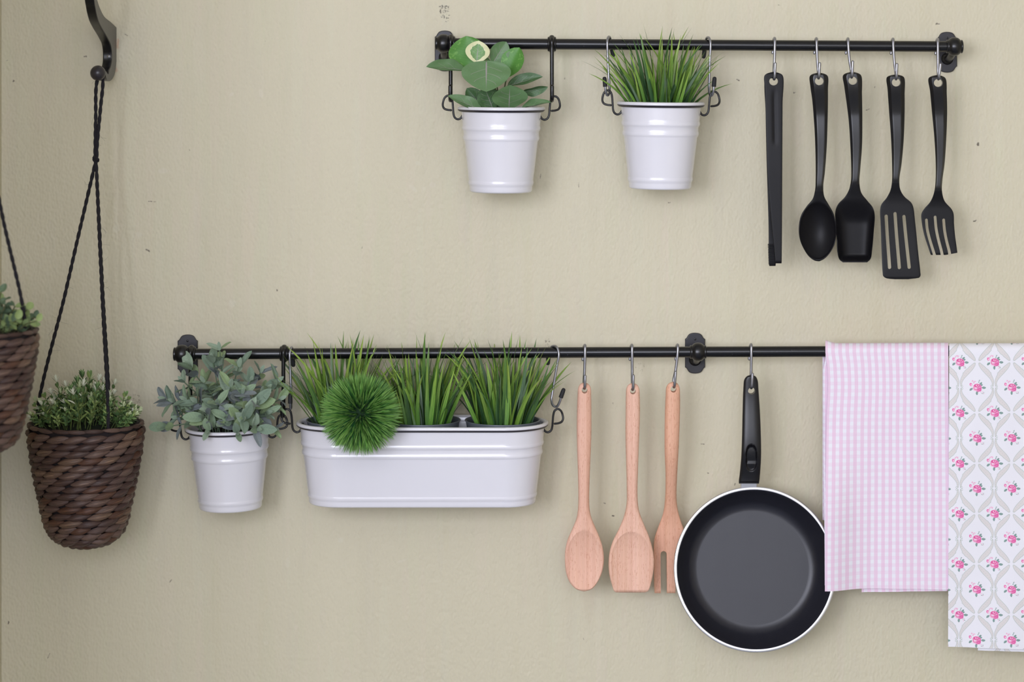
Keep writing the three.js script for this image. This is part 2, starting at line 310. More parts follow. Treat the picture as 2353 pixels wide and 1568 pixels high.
smallHook(UP, 2052.5, 2058, 182, 2061, 148, 'small steel hook holding the slotted black turner on the upper rail');
smallHook(UP, 2155, 2155.5, 182, 2161, 148, 'small steel hook holding the black serving fork beside the upper right bracket');
smallHook(LO, 1344.5, 1342, 893, 1344.5, 865, 'small steel hook holding the round wooden spoon on the lower rail');
smallHook(LO, 1452.5, 1453, 896, 1455.5, 864, 'small steel hook holding the flat-ended wooden scoop on the lower rail');
smallHook(LO, 1557.5, 1548, 890, 1552.5, 856, 'slanting steel hook holding the wooden fork left of the middle bracket');
smallHook(LO, 1726.5, 1725.5, 892, 1729, 860, 'small steel hook holding the frying pan on the lower rail');

// ---------------------------------------------------------------- white buckets and planter
// wire ear of the left side in photo pixels from (rim's left edge, dark line under the rim)
const EAR = [[15, 0], [14.6, 2], [13.6, 5], [11, 12], [7, 17], [1, 18.5], [-5, 15], [-8, 8], [-9.5, -8], [-11, -22], [-14, -31], [-21, -35], [-28, -31], [-32, -22], [-33, -12], [-30, -6], [-23, -3], [-14, -2]];
const q0 = S * K(HZ);
const earGeo = side => tube(EAR.map(([x, y], i) => V(-side * x * q0, -y * q0, i < 3 ? -0.0008 * (3 - i) : (i > 13 ? 0.0035 * (i - 13) / 4 : 0))), 0.00145, 90, 8);
const BH = 0.107;                                                  // from the dark line down to the bottom
const BUCKET = [[0.0537, 0], [0.0527, -0.0145], [0.0523, -0.0185], [0.0529, -0.0205], [0.0531, -0.0225], [0.0525, -0.0245], [0.0510, -0.0262], [0.0508, -0.031], [0.0514, -0.0335], [0.0516, -0.0355], [0.0511, -0.0375], [0.0495, -0.0395], [0.0465, -0.066], [0.0436, -0.0905], [0.0439, -0.0925], [0.0441, -0.0945], [0.0437, -0.0965], [0.0426, -0.0982], [0.0424, -0.1], [0.0421, -0.1045], [0.0412, -0.1062], [0.0395, -BH], [0.0001, -BH]];
const LIP = [[0.0531, 0.0012], [0.0545, 0.0008], [0.0562, 0.0012], [0.0585, 0.0022], [0.0593, 0.0038], [0.0588, 0.0056], [0.0572, 0.0066], [0.0552, 0.0066], [0.0532, 0.0056], [0.0520, 0.0035], [0.0516, -0.002]];
function makeBucket(pos, label) {
  const t = thing('bucket', label, 'bucket', pos, 'white ribbed enamel buckets on the rails');
  part('body', merge([lathe(BUCKET, 96), lathe([[0.0001, -BH + 0.0012], [0.040, -BH + 0.0012], [0.0518, -0.002]], 64)]), M.enamel, t);
  part('rim', lathe(LIP, 96), M.enamel, t);
  part('dark_edge', lathe([[0.0536, -0.0008], [0.0566, -0.0002], [0.0590, 0.0020], [0.0584, 0.0026], [0.0552, 0.0016], [0.0536, 0.0010]], 96), M.enamelEdge, t, 'dark worn line under the rolled rim');
  for (const s of [-1, 1]) { const e = part('wire_ear', earGeo(s), M.blackMetal, t); e.position.set(s * 0.0595, 0, 0); }
  return t;
}
// earGeo is drawn from the left rim edge: x to the left is negative in the photo
const B1 = P(1152, 256, HZ), B2 = P(1518.5, 245, HZ), B3 = P(526, 990, HZ);
const bucket1 = makeBucket(B1, 'white ribbed bucket on the upper rail holding the broad-leaved plant');
bucket1.scale.y = 1.015; bucket1.rotation.z = -0.006;
const bucket2 = copyOf(bucket1, B2, 'white ribbed bucket on the upper rail holding the grass'); bucket2.scale.y = 1.03; bucket2.rotation.z = -0.01;
const bucket3 = copyOf(bucket1, B3, 'white ribbed bucket on the lower rail holding the sage-like plant'); bucket3.scale.y = 0.97; bucket3.rotation.z = 0.022;

function stadium(profile, half, seg = 28) {                        // like a lathe, round a long oval
  const pos = [], idx = [], n = 4 * seg + 2, ring = [];
  for (let i = 0; i <= 2 * seg; i++) { const a = -Math.PI / 2 + Math.PI * i / (2 * seg); ring.push([Math.cos(a), Math.sin(a), half]); }
  for (let i = 0; i <= 2 * seg; i++) { const a = Math.PI / 2 + Math.PI * i / (2 * seg); ring.push([Math.cos(a), Math.sin(a), -half]); }
  const m = ring.length;
  for (const [r, y] of profile) for (const [c, s, h] of ring) pos.push(c * r + h, y, -s * r);
  for (let j = 0; j < profile.length - 1; j++) for (let i = 0; i < m; i++) { const a = j * m + i, b = j * m + (i + 1) % m, c = a + m, d = b + m; idx.push(a, b, c, b, d, c); }
  const g = new THREE.BufferGeometry(); g.setAttribute('position', new THREE.Float32BufferAttribute(pos, 3)); g.setIndex(idx);
  g.setAttribute('uv', new THREE.Float32BufferAttribute(new Float32Array(pos.length / 3 * 2), 2)); g.computeVertexNormals(); return g;
}
const PB = P(970.5, 979, HZ), PHALF = 0.1105;
const planter = thing('planter', 'long white oval planter with ribs hanging from the lower rail', 'planter', PB);
{
  const sc = 0.103 / BH, prof = BUCKET.map(([r, y]) => [r > 0.001 ? (r > 0.0395 ? lerp(r, 0.0537, 0.0) : r) : r, y * sc]);
  part('body', merge([stadium(prof, PHALF), stadium([[0.0001, -0.1018], [0.040, -0.1018], [0.0518, -0.002]], PHALF)]), M.enamel, planter);
  part('rim', stadium(LIP, PHALF), M.enamel, planter);
  part('dark_edge', stadium([[0.0536, -0.0008], [0.0566, -0.0002], [0.0590, 0.0020], [0.0584, 0.0026], [0.0552, 0.0016], [0.0536, 0.0010]], PHALF), M.enamelEdge, planter, 'dark worn line under the rolled rim');
  for (const s of [-1, 1]) { const e = part('wire_ear', earGeo(s), M.blackMetal, planter); e.position.set(s * (0.0595 + PHALF), 0.0022, 0); }
}

// ---------------------------------------------------------------- leaves
function leafGeo({ shape, nu = 6, nv = 10, bend = 0, fold = 0, cup = 0, wave = 0, seed = 1 }) {   // unit leaf along +y, width 1, front +z
  const pos = [], uv = [], idx = [];
  for (let j = 0; j <= nv; j++) for (let i = 0; i <= nu; i++) {
    const v = j / nv, u = i / nu * 2 - 1, w = 0.5 * shape(v);
    const x = u * w, z = bend * v * v + fold * Math.abs(u) * w + cup * u * u * w + wave * noise.noise(u * 1.3 + seed, v * 3.1, seed * 1.7) * (0.3 + Math.abs(u)) * w;
    pos.push(x, v, z); uv.push(0.5 + u * 0.48, v);
  }
  for (let j = 0; j < nv; j++) for (let i = 0; i < nu; i++) { const a = j * (nu + 1) + i, b = a + 1, c = a + nu + 1, d = c + 1; idx.push(a, b, c, b, d, c); }
  const g = new THREE.BufferGeometry(); g.setAttribute('position', new THREE.Float32BufferAttribute(pos, 3)); g.setAttribute('uv', new THREE.Float32BufferAttribute(uv, 2)); g.setIndex(idx); g.computeVertexNormals(); return g;
}
const M4 = new THREE.Matrix4();
function setLeaf(m, base, tip, nrm, width) {
  const y = tip.clone().sub(base), len = y.length(); y.normalize();
  const x = y.clone().cross(nrm).normalize(), z = x.clone().cross(y).normalize();
  M4.makeBasis(x, y, z); m.quaternion.setFromRotationMatrix(M4); m.position.copy(base); m.scale.set(width, len, len);
}
const ovate = (wide, p = 0.85) => v => Math.pow(Math.sin(Math.PI * Math.pow(clamp(v, 0, 1), wide)), p) + (v < 0.04 ? 0.05 : 0.0);

// --- broad-leaved plant in the first bucket
const MIDRIB = '150,140,140';
function broadMap(kind) {
  return canvas(256, 256, (g, w, h) => {
    const r = rng(40 + kind);
    g.fillStyle = ['rgb(94,126,82)', 'rgb(84,138,58)', 'rgb(96,138,78)', 'rgb(66,98,58)'][kind]; g.fillRect(0, 0, w, h);
    for (let i = 0; i < 900; i++) { g.fillStyle = `rgba(${kind === 1 ? '120,170,80' : '128,160,112'},${0.04 + r() * 0.1})`; g.fillRect(r() * w, r() * h, 1 + r() * 5, 1 + r() * 5); }
    if (kind === 1 || kind === 3) for (let i = 0; i < 70; i++) { g.fillStyle = `rgba(${kind === 1 ? '132,176,92' : '92,128,74'},${0.3 + r() * 0.3})`; const e = r() < 0.5 ? r() * 0.3 : 1 - r() * 0.3; g.beginPath(); g.ellipse(e * w, r() * h, 3 + r() * 12, 2 + r() * 7, r() * 3, 0, 7); g.fill(); }
    if (kind === 2) {                                              // cream border
      g.fillStyle = 'rgb(216,216,170)'; g.fillRect(0, 0, w, h);
      g.fillStyle = 'rgb(104,146,84)'; g.beginPath(); g.moveTo(w / 2, 10);
      for (let i = 0; i <= 40; i++) { const a = i / 40 * Math.PI * 2; g.lineTo(w / 2 + Math.sin(a) * w * (0.27 + 0.05 * r()), h * 0.52 - Math.cos(a) * h * (0.33 + 0.05 * r())); }
      g.fill();
      for (let i = 0; i < 160; i++) { g.fillStyle = `rgba(150,184,120,${0.1 + r() * 0.3})`; g.fillRect(w * (0.28 + 0.44 * r()), h * (0.2 + 0.6 * r()), 2 + r() * 8, 2 + r() * 12); }
    }
    if (kind === 0 || kind === 2 || kind === 3) {
      g.strokeStyle = `rgba(${MIDRIB},0.85)`; g.lineCap = 'round';
      for (let i = 0; i < 30; i++) { g.lineWidth = 1 + i * 0.32; g.beginPath(); g.moveTo(w / 2, h * (0.08 + i * 0.03)); g.lineTo(w / 2, h * (0.11 + i * 0.03)); g.stroke(); }   // the base is at the bottom of the canvas
      for (const [y0, s] of [[0.74, 1], [0.6, -1], [0.5, 1], [0.4, -1], [0.82, -1]]) { g.lineWidth = 3; g.strokeStyle = `rgba(${MIDRIB},0.6)`; g.beginPath(); g.moveTo(w / 2, h * y0); g.quadraticCurveTo(w / 2 + s * w * 0.16, h * (y0 - 0.06), w / 2 + s * w * 0.3, h * (y0 - 0.2)); g.stroke(); }
    } else { g.strokeStyle = 'rgba(60,110,44,0.5)'; for (let i = 0; i < 12; i++) for (const s of [-1, 1]) { g.lineWidth = 1.5; g.beginPath(); g.moveTo(w / 2, h * (1 - i * 0.08)); g.quadraticCurveTo(w / 2 + s * w * 0.25, h * (0.95 - i * 0.08), w / 2 + s * w * 0.5, h * (0.8 - i * 0.08)); g.stroke(); } }
  }, false);
}
const broadMats = [0, 1, 2, 3].map(k => new THREE.MeshStandardMaterial({ map: broadMap(k), roughness: 0.5, side: THREE.DoubleSide }));
function innerPot(parent, r, top, depth, mat = M.innerGrey) {
  part('pot', merge([lathe([[0.0001, top - depth], [r * 0.72, top - depth], [r, top - 0.002], [r + 0.0012, top - 0.001], [r + 0.0012, top], [r - 0.0004, top], [r - 0.0012, top - 0.003], [r - 0.002, top - 0.012]], 56)]), mat, parent);
  part('soil', lathe([[r * 0.96, top - 0.014], [r * 0.5, top - 0.0105], [0.0001, top - 0.009]], 40), M.soil, parent);
}
{
  const t = thing('potted_plant', 'broad-leaved green plant with one cream-edged leaf in the upper left bucket', 'plant', B1);
  innerPot(t, 0.047, -0.004, 0.07, M.soil);
  const Z = HZ, z5 = (x, y, z) => P(960 + x / 3.734, 40 + y / 3.734, z).sub(B1);
  // [base, tip, width in photo units, depth at base, depth at tip, material, normal, bend, widest]
  const list = [
    [[445, 440], [415, 160], 330, Z - 0.004, Z - 0.007, 1, [0.05, 0.1, 1], 0.05, 0.95],
    [[505, 392], [522, 200], 205, Z + 0.010, Z + 0.006, 2, [0, 0.05, 1], 0.02, 1.0],
    [[640, 400], [758, 208], 165, Z - 0.006, Z - 0.008, 0, [0.25, 0.1, 1], 0.05, 1.05],
    [[760, 520], [878, 262], 205, Z - 0.002, Z - 0.006, 1, [-0.35, 0.2, 1], 0.06, 1.15],
    [[405, 455], [86, 402], 128, Z + 0.004, Z + 0.03, 0, [-0.1, 0.75, 1], -0.1, 0.95],
    [[588, 372], [588, 645], 410, Z + 0.036, Z + 0.056, 0, [0, 0.22, 1], 0.05, 0.8],
    [[770, 592], [1062, 490], 112, Z + 0.004, Z + 0.012, 3, [0.1, 0.8, 1], -0.12, 0.9],
    [[900, 640], [1116, 602], 88, Z + 0.016, Z + 0.026, 3, [0.05, -0.55, 1], -0.05, 0.9],
    [[782, 790], [790, 572], 300, Z + 0.028, Z + 0.05, 0, [0.1, 0.3, 1], 0.05, 1.25],
    [[650, 800], [570, 590], 190, Z + 0.022, Z + 0.030, 3, [-0.2, 0.35, 1], 0.04, 1.2],
    [[580, 800], [420, 606], 150, Z + 0.012, Z + 0.014, 3, [-0.3, 0.4, 1], 0.05, 1.2],
    [[545, 800], [268, 664], 112, Z + 0.026, Z + 0.040, 0, [-0.3, 0.75, 1], -0.08, 0.9],
    [[890, 780], [1132, 714], 74, Z + 0.020, Z + 0.046, 0, [0.2, 0.8, 1], -0.08, 0.9],
    [[720, 800], [655, 620], 130, Z + 0.018, Z + 0.022, 3, [-0.1, 0.2, 1], 0.03, 1.1],
    [[600, 420], [588, 330], 90, Z - 0.012, Z - 0.01, 2, [0.3, 0.2, 1], 0.03, 1],
    [[560, 520], [700, 470], 120, Z + 0.002, Z + 0.008, 3, [0.2, 0.4, 1], -0.04, 1],
  ];
  list.forEach(([b, p, w, zb, zt, mk, n, bend, wide], i) => {
    const m = part('leaf', leafGeo({ shape: ovate(wide, 0.68), nu: 10, nv: 16, bend, fold: 0.12, cup: 0.14, wave: 0.12, seed: i + 1 }), broadMats[mk], t, mk === 2 && i === 1 ? 'green leaf with a broad cream edge' : undefined);
    setLeaf(m, z5(b[0], b[1], zb), z5(p[0], p[1], zt), V(...n).normalize(), w / 3.734 * S);
  });
  const root = V(0, -0.014, 0);
  list.forEach(([b, , , zb], i) => { if (i !== 5) { const q = z5(b[0], b[1], zb); part('stem', tube([root.clone().add(V((i % 4 - 1.5) * 0.004, 0, ((i >> 2) - 1) * 0.004)), V(q.x * 0.35, lerp(-0.014, q.y, 0.5), q.z * 0.5), q], 0.0011, 14, 6), std('rgb(96,104,70)', 0.6), t); } });
  { const q = z5(588, 640, Z + 0.056), q2 = z5(588, 372, Z + 0.036); part('stem', tube([root, V(0, 0.01, 0.006), q2.clone().add(V(0.004, -0.02, -0.016)), q2], 0.0012, 16, 6), std('rgb(96,104,70)', 0.6), t); }
}

// --- tufts of grass
function bladeGeo(bend, twist, seed) {                             // unit blade up +y, bending towards +z
  const nv = 9, pos = [], uv = [], idx = [];
  for (let j = 0; j <= nv; j++) {
    const v = j / nv, w = 0.5 * Math.min(0.62 + v * 1.3, 1.0) * Math.pow(1 - v, 0.62) * 1.05, a = twist * v, zc = bend * v * v * (1 + 0.3 * v), y = v * (1 - 0.3 * bend * bend * v);
    for (const u of [-1, 0, 1]) { const x = u * w, f = (Math.abs(u) - 0.5) * 0.35 * w; pos.push((x * Math.cos(a) - f * Math.sin(a)), y, (x * Math.sin(a) + f * Math.cos(a)) * 1 + zc / 0.055); uv.push(0.5 + u * 0.5, v); }
  }
  for (let j = 0; j < nv; j++) for (let i = 0; i < 2; i++) { const a = j * 3 + i, b = a + 1, c = a + 3, d = c + 1; idx.push(a, b, c, b, d, c); }
  const g = new THREE.BufferGeometry(); g.setAttribute('position', new THREE.Float32BufferAttribute(pos, 3)); g.setAttribute('uv', new THREE.Float32BufferAttribute(uv, 2)); g.setIndex(idx); g.computeVertexNormals(); return g;
}
// width is scaled separately from length: z offsets are given in widths of 5.5 % of the length
const BLADES = []; for (let i = 0; i < 12; i++) BLADES.push(bladeGeo([0.0, 0.04, 0.08, 0.14, 0.2, 0.3][i % 6], [-0.5, 0.4, 0.9, -1.0][i % 4], i));
function bladeMap(a, b, seed) {                                    // lengthwise veins; the plastic is dyed paler towards the tip in streaks
  return canvas(32, 256, (g, w, h) => {
    const r = rng(seed); g.fillStyle = `rgb(${a})`; g.fillRect(0, 0, w, h);
    for (let i = 0; i < 90; i++) { g.fillStyle = `rgba(${b},${0.1 + r() * 0.3})`; const x = r() * w, L = 30 + r() * 150; g.fillRect(x, 0, 1 + r() * 3, L * (0.4 + r())); }
    for (let i = 0; i < 14; i++) { g.fillStyle = `rgba(20,40,20,${0.08 + r() * 0.12})`; g.fillRect(r() * w, 0, 1, h); }
  }, false);
}
const bladeMats = [['56,92,44', '112,148,62'], ['76,118,46', '146,174,74'], ['106,144,54', '170,192,88'], ['44,76,46', '86,124,62'], ['92,112,94', '114,138,100'], ['88,134,50', '158,186,78']].map(([a, b], i) => new THREE.MeshStandardMaterial({ map: bladeMap(a, b, 70 + i), roughness: 0.45, side: THREE.DoubleSide }));
function tuft(name, pos, soilY, label, group, { n = 110, spread = 0.036, len = [0.085, 0.125], lean = 0.5, seed = 5, potR = 0.0495, potMat = M.innerGrey, maxL = null, squash = 1 }) {
  const t = thing(name, label, 'plant', pos, group), r = rng(seed);
  innerPot(t, potR, soilY + 0.012, 0.075, potMat);
  for (let i = 0; i < n; i++) {
    const a = r() * Math.PI * 2, q = Math.sqrt(r()), x = Math.cos(a) * q * spread, z = Math.sin(a) * q * spread * squash;
    const L = lerp(len[0], len[1], Math.pow(r(), 0.8)) * (1 - 0.22 * q * q), lx = Math.cos(a) * q * lean * (0.55 + r() * 0.9) + (r() - 0.5) * 0.26, lz = Math.sin(a) * q * lean * 0.75 * (0.5 + r() * 0.7) + (r() - 0.5) * 0.26;
    const dir = V(lx, 1, lz).normalize(), m = part('blade', BLADES[Math.floor(r() * 12)], bladeMats[[0, 0, 1, 1, 2, 3, 3, 4, 5, 5][Math.floor(r() * 10)]], t);
    const out = V(lx + (r() - 0.5) * 0.5, 0, lz + (r() - 0.5) * 0.7); if (out.lengthSq() < 1e-4) out.set(0, 0, 1);
    const w = (0.005 + r() * 0.0034) * (L / 0.1);
    const y = dir, xx = y.clone().cross(out).normalize(), zz = xx.clone().cross(y).normalize();
    M4.makeBasis(xx, y, zz); m.quaternion.setFromRotationMatrix(M4); m.position.set(x, soilY, z); m.scale.set(w, L, 0.055 * L);
  }
  return t;
}
tuft('grass_plant', B2, -0.013, 'tuft of artificial grass in the upper white bucket beside the black tongs', 'artificial grass tufts', { n: 150, spread: 0.034, len: [0.078, 0.13], lean: 0.5, seed: 11, potR: 0.046, potMat: M.soil });
const grassY = 0.0;
[[790, 31, 'tuft of artificial grass at the left end of the long planter, behind the green ball'], [972, 32, 'tuft of artificial grass in the middle of the long planter'], [1154.5, 33, 'tuft of artificial grass at the right end of the long planter']].forEach(([px, seed, label], i) => {
  const b = P(px, 979, HZ); tuft('grass_plant', b, -0.0035, label, 'artificial grass tufts', { n: 150, spread: 0.037, len: [0.08, 0.136], lean: i ? 0.36 : 0.5, seed });
});

// --- clipped grass ball
{
  const c = P(828, 951, 0.172), t = thing('grass_ball', 'round green ball of spiky grass needles hanging over the planter rim', 'plant', c), r = rng(91), N = 4600;
  const needle = mergeVertices(bladeGeo(0.03, 0.3, 1)), cols = ['rgb(58,114,48)', 'rgb(80,138,54)', 'rgb(110,162,70)', 'rgb(136,182,92)', 'rgb(42,94,52)'].map(s => new THREE.Color(s));
  const src = plain(needle), np = src.attributes.position.count, pos = new Float32Array(N * np * 3), nor = new Float32Array(N * np * 3), col = new Float32Array(N * np * 3), v = V(0, 0, 0);
  const q = new THREE.Quaternion(), q2 = new THREE.Quaternion(), m = new THREE.Matrix4(), nm = new THREE.Matrix3();
  for (let i = 0; i < N; i++) {
    const y = 1 - 2 * (i + 0.5) / N, a = i * 2.39996 + (r() - 0.5) * 0.2, rr = Math.sqrt(1 - y * y);
    const d = V(rr * Math.cos(a) + (r() - 0.5) * 0.4, y + (r() - 0.5) * 0.4, rr * Math.sin(a) + (r() - 0.5) * 0.4).normalize(), L = 0.021 + r() * 0.0105, w = 0.0013 + r() * 0.0008;
    q.setFromUnitVectors(V(0, 1, 0), d); q2.setFromAxisAngle(V(0, 1, 0), r() * 6.28); q.multiply(q2);
    m.compose(d.clone().multiplyScalar(0.0265), q, V(w, L, w * 1.2)); nm.getNormalMatrix(m);
    const k = cols[Math.floor(r() * 5)], tipK = k.clone().lerp(new THREE.Color('rgb(150,192,104)'), 0.7 * r());
    for (let j = 0; j < np; j++) {
      v.fromBufferAttribute(src.attributes.position, j); const yy = v.y; v.applyMatrix4(m); pos.set([v.x, v.y, v.z], (i * np + j) * 3);
      v.fromBufferAttribute(src.attributes.normal, j).applyMatrix3(nm).normalize(); nor.set([v.x, v.y, v.z], (i * np + j) * 3);
      const cc = yy > 0.6 ? tipK : k; col.set([cc.r, cc.g, cc.b], (i * np + j) * 3);
    }
  }
  const g = new THREE.BufferGeometry(); g.setAttribute('position', new THREE.BufferAttribute(pos, 3)); g.setAttribute('normal', new THREE.BufferAttribute(nor, 3)); g.setAttribute('color', new THREE.BufferAttribute(col, 3));
  const nd = part('needles', g, new THREE.MeshStandardMaterial({ vertexColors: true, roughness: 0.5, side: THREE.DoubleSide }), t); nd.userData.kind = 'stuff';
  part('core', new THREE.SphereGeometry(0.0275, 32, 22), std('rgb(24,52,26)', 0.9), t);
  part('stalk', tube([V(0, 0, 0), V(-0.004, 0.008, -0.034), V(-0.012, -0.012, -0.076)], 0.0016, 16, 7), std('rgb(40,70,36)', 0.7), t);
}

// --- grey-green sage-like plant
const sageMap = k => canvas(128, 128, (g, w, h) => {
  const r = rng(120 + k); g.fillStyle = ['rgb(134,155,126)', 'rgb(120,140,120)', 'rgb(148,166,144)', 'rgb(122,130,132)', 'rgb(142,163,120)'][k]; g.fillRect(0, 0, w, h);
  for (let i = 0; i < 700; i++) { g.fillStyle = r() < 0.5 ? `rgba(150,166,146,${r() * 0.2})` : `rgba(72,90,84,${r() * 0.2})`; g.fillRect(r() * w, r() * h, 1 + r() * 2, 1 + r() * 3); }
  g.strokeStyle = 'rgba(150,166,140,0.6)'; g.lineWidth = 2.4; g.beginPath(); g.moveTo(w / 2, 0); g.lineTo(w / 2, h); g.stroke();
  g.lineWidth = 1; g.strokeStyle = 'rgba(84,104,90,0.5)'; for (let i = 0; i < 7; i++) for (const s of [-1, 1]) { g.beginPath(); g.moveTo(w / 2, h * (0.95 - i * 0.13)); g.lineTo(w / 2 + s * w * 0.4, h * (0.8 - i * 0.13)); g.stroke(); }
}, false);
const sageMats = [0, 1, 2, 3, 4].map(k => new THREE.MeshPhysicalMaterial({ map: sageMap(k), roughness: 0.8, sheen: 0.25, sheenRoughness: 0.6, sheenColor: new THREE.Color(0.6, 0.65, 0.62), side: THREE.DoubleSide }));
const sageStem = std('rgb(98,118,92)', 0.8);
const sageLeaves = [0, 1, 2, 3].map(i => leafGeo({ shape: ovate(0.95, 0.62), nu: 6, nv: 10, bend: [0.02, -0.12, 0.1, -0.2][i], fold: 0.25, cup: -0.12, wave: 0.1, seed: 30 + i }));
const perp = (d, r) => { const a = V(r() - 0.5, r() - 0.5, r() - 0.5); return a.addScaledVector(d, -a.dot(d)).normalize(); };
{
  const t = thing('potted_plant', 'grey-green soft-leaved sage-like plant in the lower left bucket', 'plant', B3), r = rng(205);
  innerPot(t, 0.047, -0.003, 0.07, M.soil);
  // tips of the shoots: [photo x, photo y, depth from the bucket's axis, size of the leaves]
  const shoots = [[490, 835, 0.004, 1.1], [505, 806, 0.006, 1], [548, 845, 0.004, 1.2], [440, 850, 0.0, 1.15], [425, 880, 0.012, 1], [470, 880, 0.02, 1], [530, 890, 0.04, 1.25], [555, 905, 0.048, 1.1], [598, 858, -0.01, 1], [635, 880, 0.0, 1.05], [610, 900, 0.025, 1.1], [585, 930, 0.05, 1.15], [560, 965, 0.062, 1.25], [590, 985, 0.055, 1.1], [455, 925, 0.035, 1.15], [430, 920, 0.03, 1], [405, 925, 0.02, 1], [383, 920, 0.025, 1.05], [385, 980, 0.04, 1.1], [410, 960, 0.03, 0.9], [470, 960, 0.055, 1.1], [500, 930, 0.05, 1.1], [520, 960, 0.05, 1], [480, 990, 0.06, 1], [545, 995, 0.062, 1], [610, 950, 0.03, 1.1], [640, 920, 0.015, 1], [575, 880, 0.02, 1], [510, 850, 0.0, 1], [450, 965, 0.03, 1], [625, 985, 0.03, 0.9]];
  for (const [px, py, dz, k] of shoots) {
    const tip = P(px, py, HZ + dz).sub(B3), root = V(clamp(tip.x * 0.35, -0.03, 0.03) + (r() - 0.5) * 0.02, -0.014, clamp(dz * 0.4, -0.025, 0.025) + (r() - 0.5) * 0.015);
    const mid = root.clone().lerp(tip, 0.55).add(V(-tip.x * 0.12, 0.012, 0)), c = new THREE.CatmullRomCurve3([root, mid, tip]);
    part('stem', tube([root, mid, tip], 0.00085, 16, 5), sageStem, t);
    for (let j = 0; j < 5; j++) {
      const u = [1, 0.88, 0.74, 0.6, 0.46][j], p = c.getPointAt(u), d = c.getTangentAt(u), s = perp(d, r);
      if (p.y < -0.002 && p.z < 0.04) continue;
      for (const sg of [1, -1]) {
        const open = [0.75, 1.0, 1.2, 1.35, 1.5][j] + (r() - 0.5) * 0.5, dir = d.clone().multiplyScalar(Math.cos(open)).addScaledVector(s, sg * Math.sin(open)); dir.z += 0.18; dir.normalize();
        const L = k * (0.0215 + r() * 0.0085) * (j === 0 ? 0.95 : 1), n = d.clone().addScaledVector(dir, -d.dot(dir)).add(V(0, 0.15, 0.45)).normalize();
        const end = p.clone().addScaledVector(dir, L), gi = Math.floor(r() * 4), mi = Math.floor(r() * 5);
        if (Math.min(end.y, p.y) < 0.009 && Math.min(Math.hypot(end.x, end.z), Math.hypot(p.x, p.z)) < 0.063) continue;   // would pass through the bucket's rim
        const m = part('leaf', sageLeaves[gi], sageMats[mi], t);
        setLeaf(m, p, end, n, L * (0.38 + r() * 0.13));
      }
      if (j === 0) { const m = part('leaf', sageLeaves[0], sageMats[2], t), L = k * 0.014; setLeaf(m, p, p.clone().addScaledVector(d.clone().add(V(0, 0, 0.3)).normalize(), L), V(0, 0.3, 1), L * 0.4); }
    }
  }
}

// ---------------------------------------------------------------- woven baskets, hooks and their plants
const fibre = canvas(256, 128, (g, w, h) => {
  const r = rng(300); g.fillStyle = 'rgb(112,94,85)'; g.fillRect(0, 0, w, h);
  for (let i = 0; i < 420; i++) { g.fillStyle = ['rgba(158,134,114,', 'rgba(60,46,42,', 'rgba(132,110,96,', 'rgba(86,70,68,'][Math.floor(r() * 4)] + (0.15 + r() * 0.4) + ')'; g.fillRect(r() * w - 60, r() * h, 60 + r() * 160, 1 + r() * 1.4); }
});
const fibreBump = dataTex(64, 256, (u, v) => 0.5 + 0.5 * tileNoise(u, v, 3, 46, 4));
const strandMats = ['rgb(222,208,204)', 'rgb(190,174,174)', 'rgb(238,222,204)', 'rgb(164,144,144)', 'rgb(190,152,130)'].map(c => new THREE.MeshStandardMaterial({ color: new THREE.Color(c), map: fibre, bumpMap: fibreBump, bumpScale: 0.0007, roughness: 0.5 }));
const linerMat = std('rgb(34,27,28)', 0.9);
const BK = 0.0006 * 0.964 / 2.241;                                 // metres per unit of the basket's measured outline
const basketR = [[855, 293], [900, 287], [1000, 276], [1070, 264], [1150, 250], [1230, 233], [1310, 217], [1370, 204], [1410, 188], [1440, 164], [1462, 130], [1476, 90], [1484, 45]].map(([y, r]) => [-(y - 855) * BK, r * BK]);
const rAt = y => { for (let i = 1; i < basketR.length; i++) if (y >= basketR[i][0]) { const [a, b] = [basketR[i - 1], basketR[i]]; return lerp(a[1], b[1], (y - a[0]) / (b[0] - a[0])); } return basketR[basketR.length - 1][1]; };
function strandGeo(L, H, T, R, seed) {                             // one plump twist of the plait, curved round the basket
  const nu = 10, nv = 8, pos = [], uv = [], idx = [];
  for (let i = 0; i <= nu; i++) for (let j = 0; j <= nv; j++) {
    const u = i / nu, a = j / nv * Math.PI * 2, w = Math.pow(Math.sin(Math.PI * clamp(u, 0.02, 0.98)), 0.62) * (1 + 0.06 * noise.noise(u * 3, seed, 1)), x = (u - 0.5) * L;
    const skew = (u - 0.5) * H * 0.42;
    pos.push(x, Math.cos(a) * H / 2 * w + skew, Math.sin(a) * T / 2 * w - x * x / (2 * R)); uv.push(u * 0.9 + seed * 0.37, j / nv + seed * 0.21);
  }
  for (let i = 0; i < nu; i++) for (let j = 0; j < nv; j++) { const a = i * (nv + 1) + j, b = a + 1, c = a + nv + 1, d = c + 1; idx.push(a, c, b, b, c, d); }
  const g = new THREE.BufferGeometry(); g.setAttribute('position', new THREE.Float32BufferAttribute(pos, 3)); g.setAttribute('uv', new THREE.Float32BufferAttribute(uv, 2)); g.setIndex(idx); g.computeVertexNormals(); return g;
}
const STR = [0, 1, 2, 3, 4].map(i => strandGeo(0.0345, 0.0108, 0.0104, 0.066, i)), STR_LOW = [0, 1, 2].map(i => strandGeo(0.029, 0.0104, 0.0092, 0.045, 7 + i)), RIM = [0, 1, 2].map(i => strandGeo(0.030, 0.0064, 0.0075, 0.075, 12 + i));
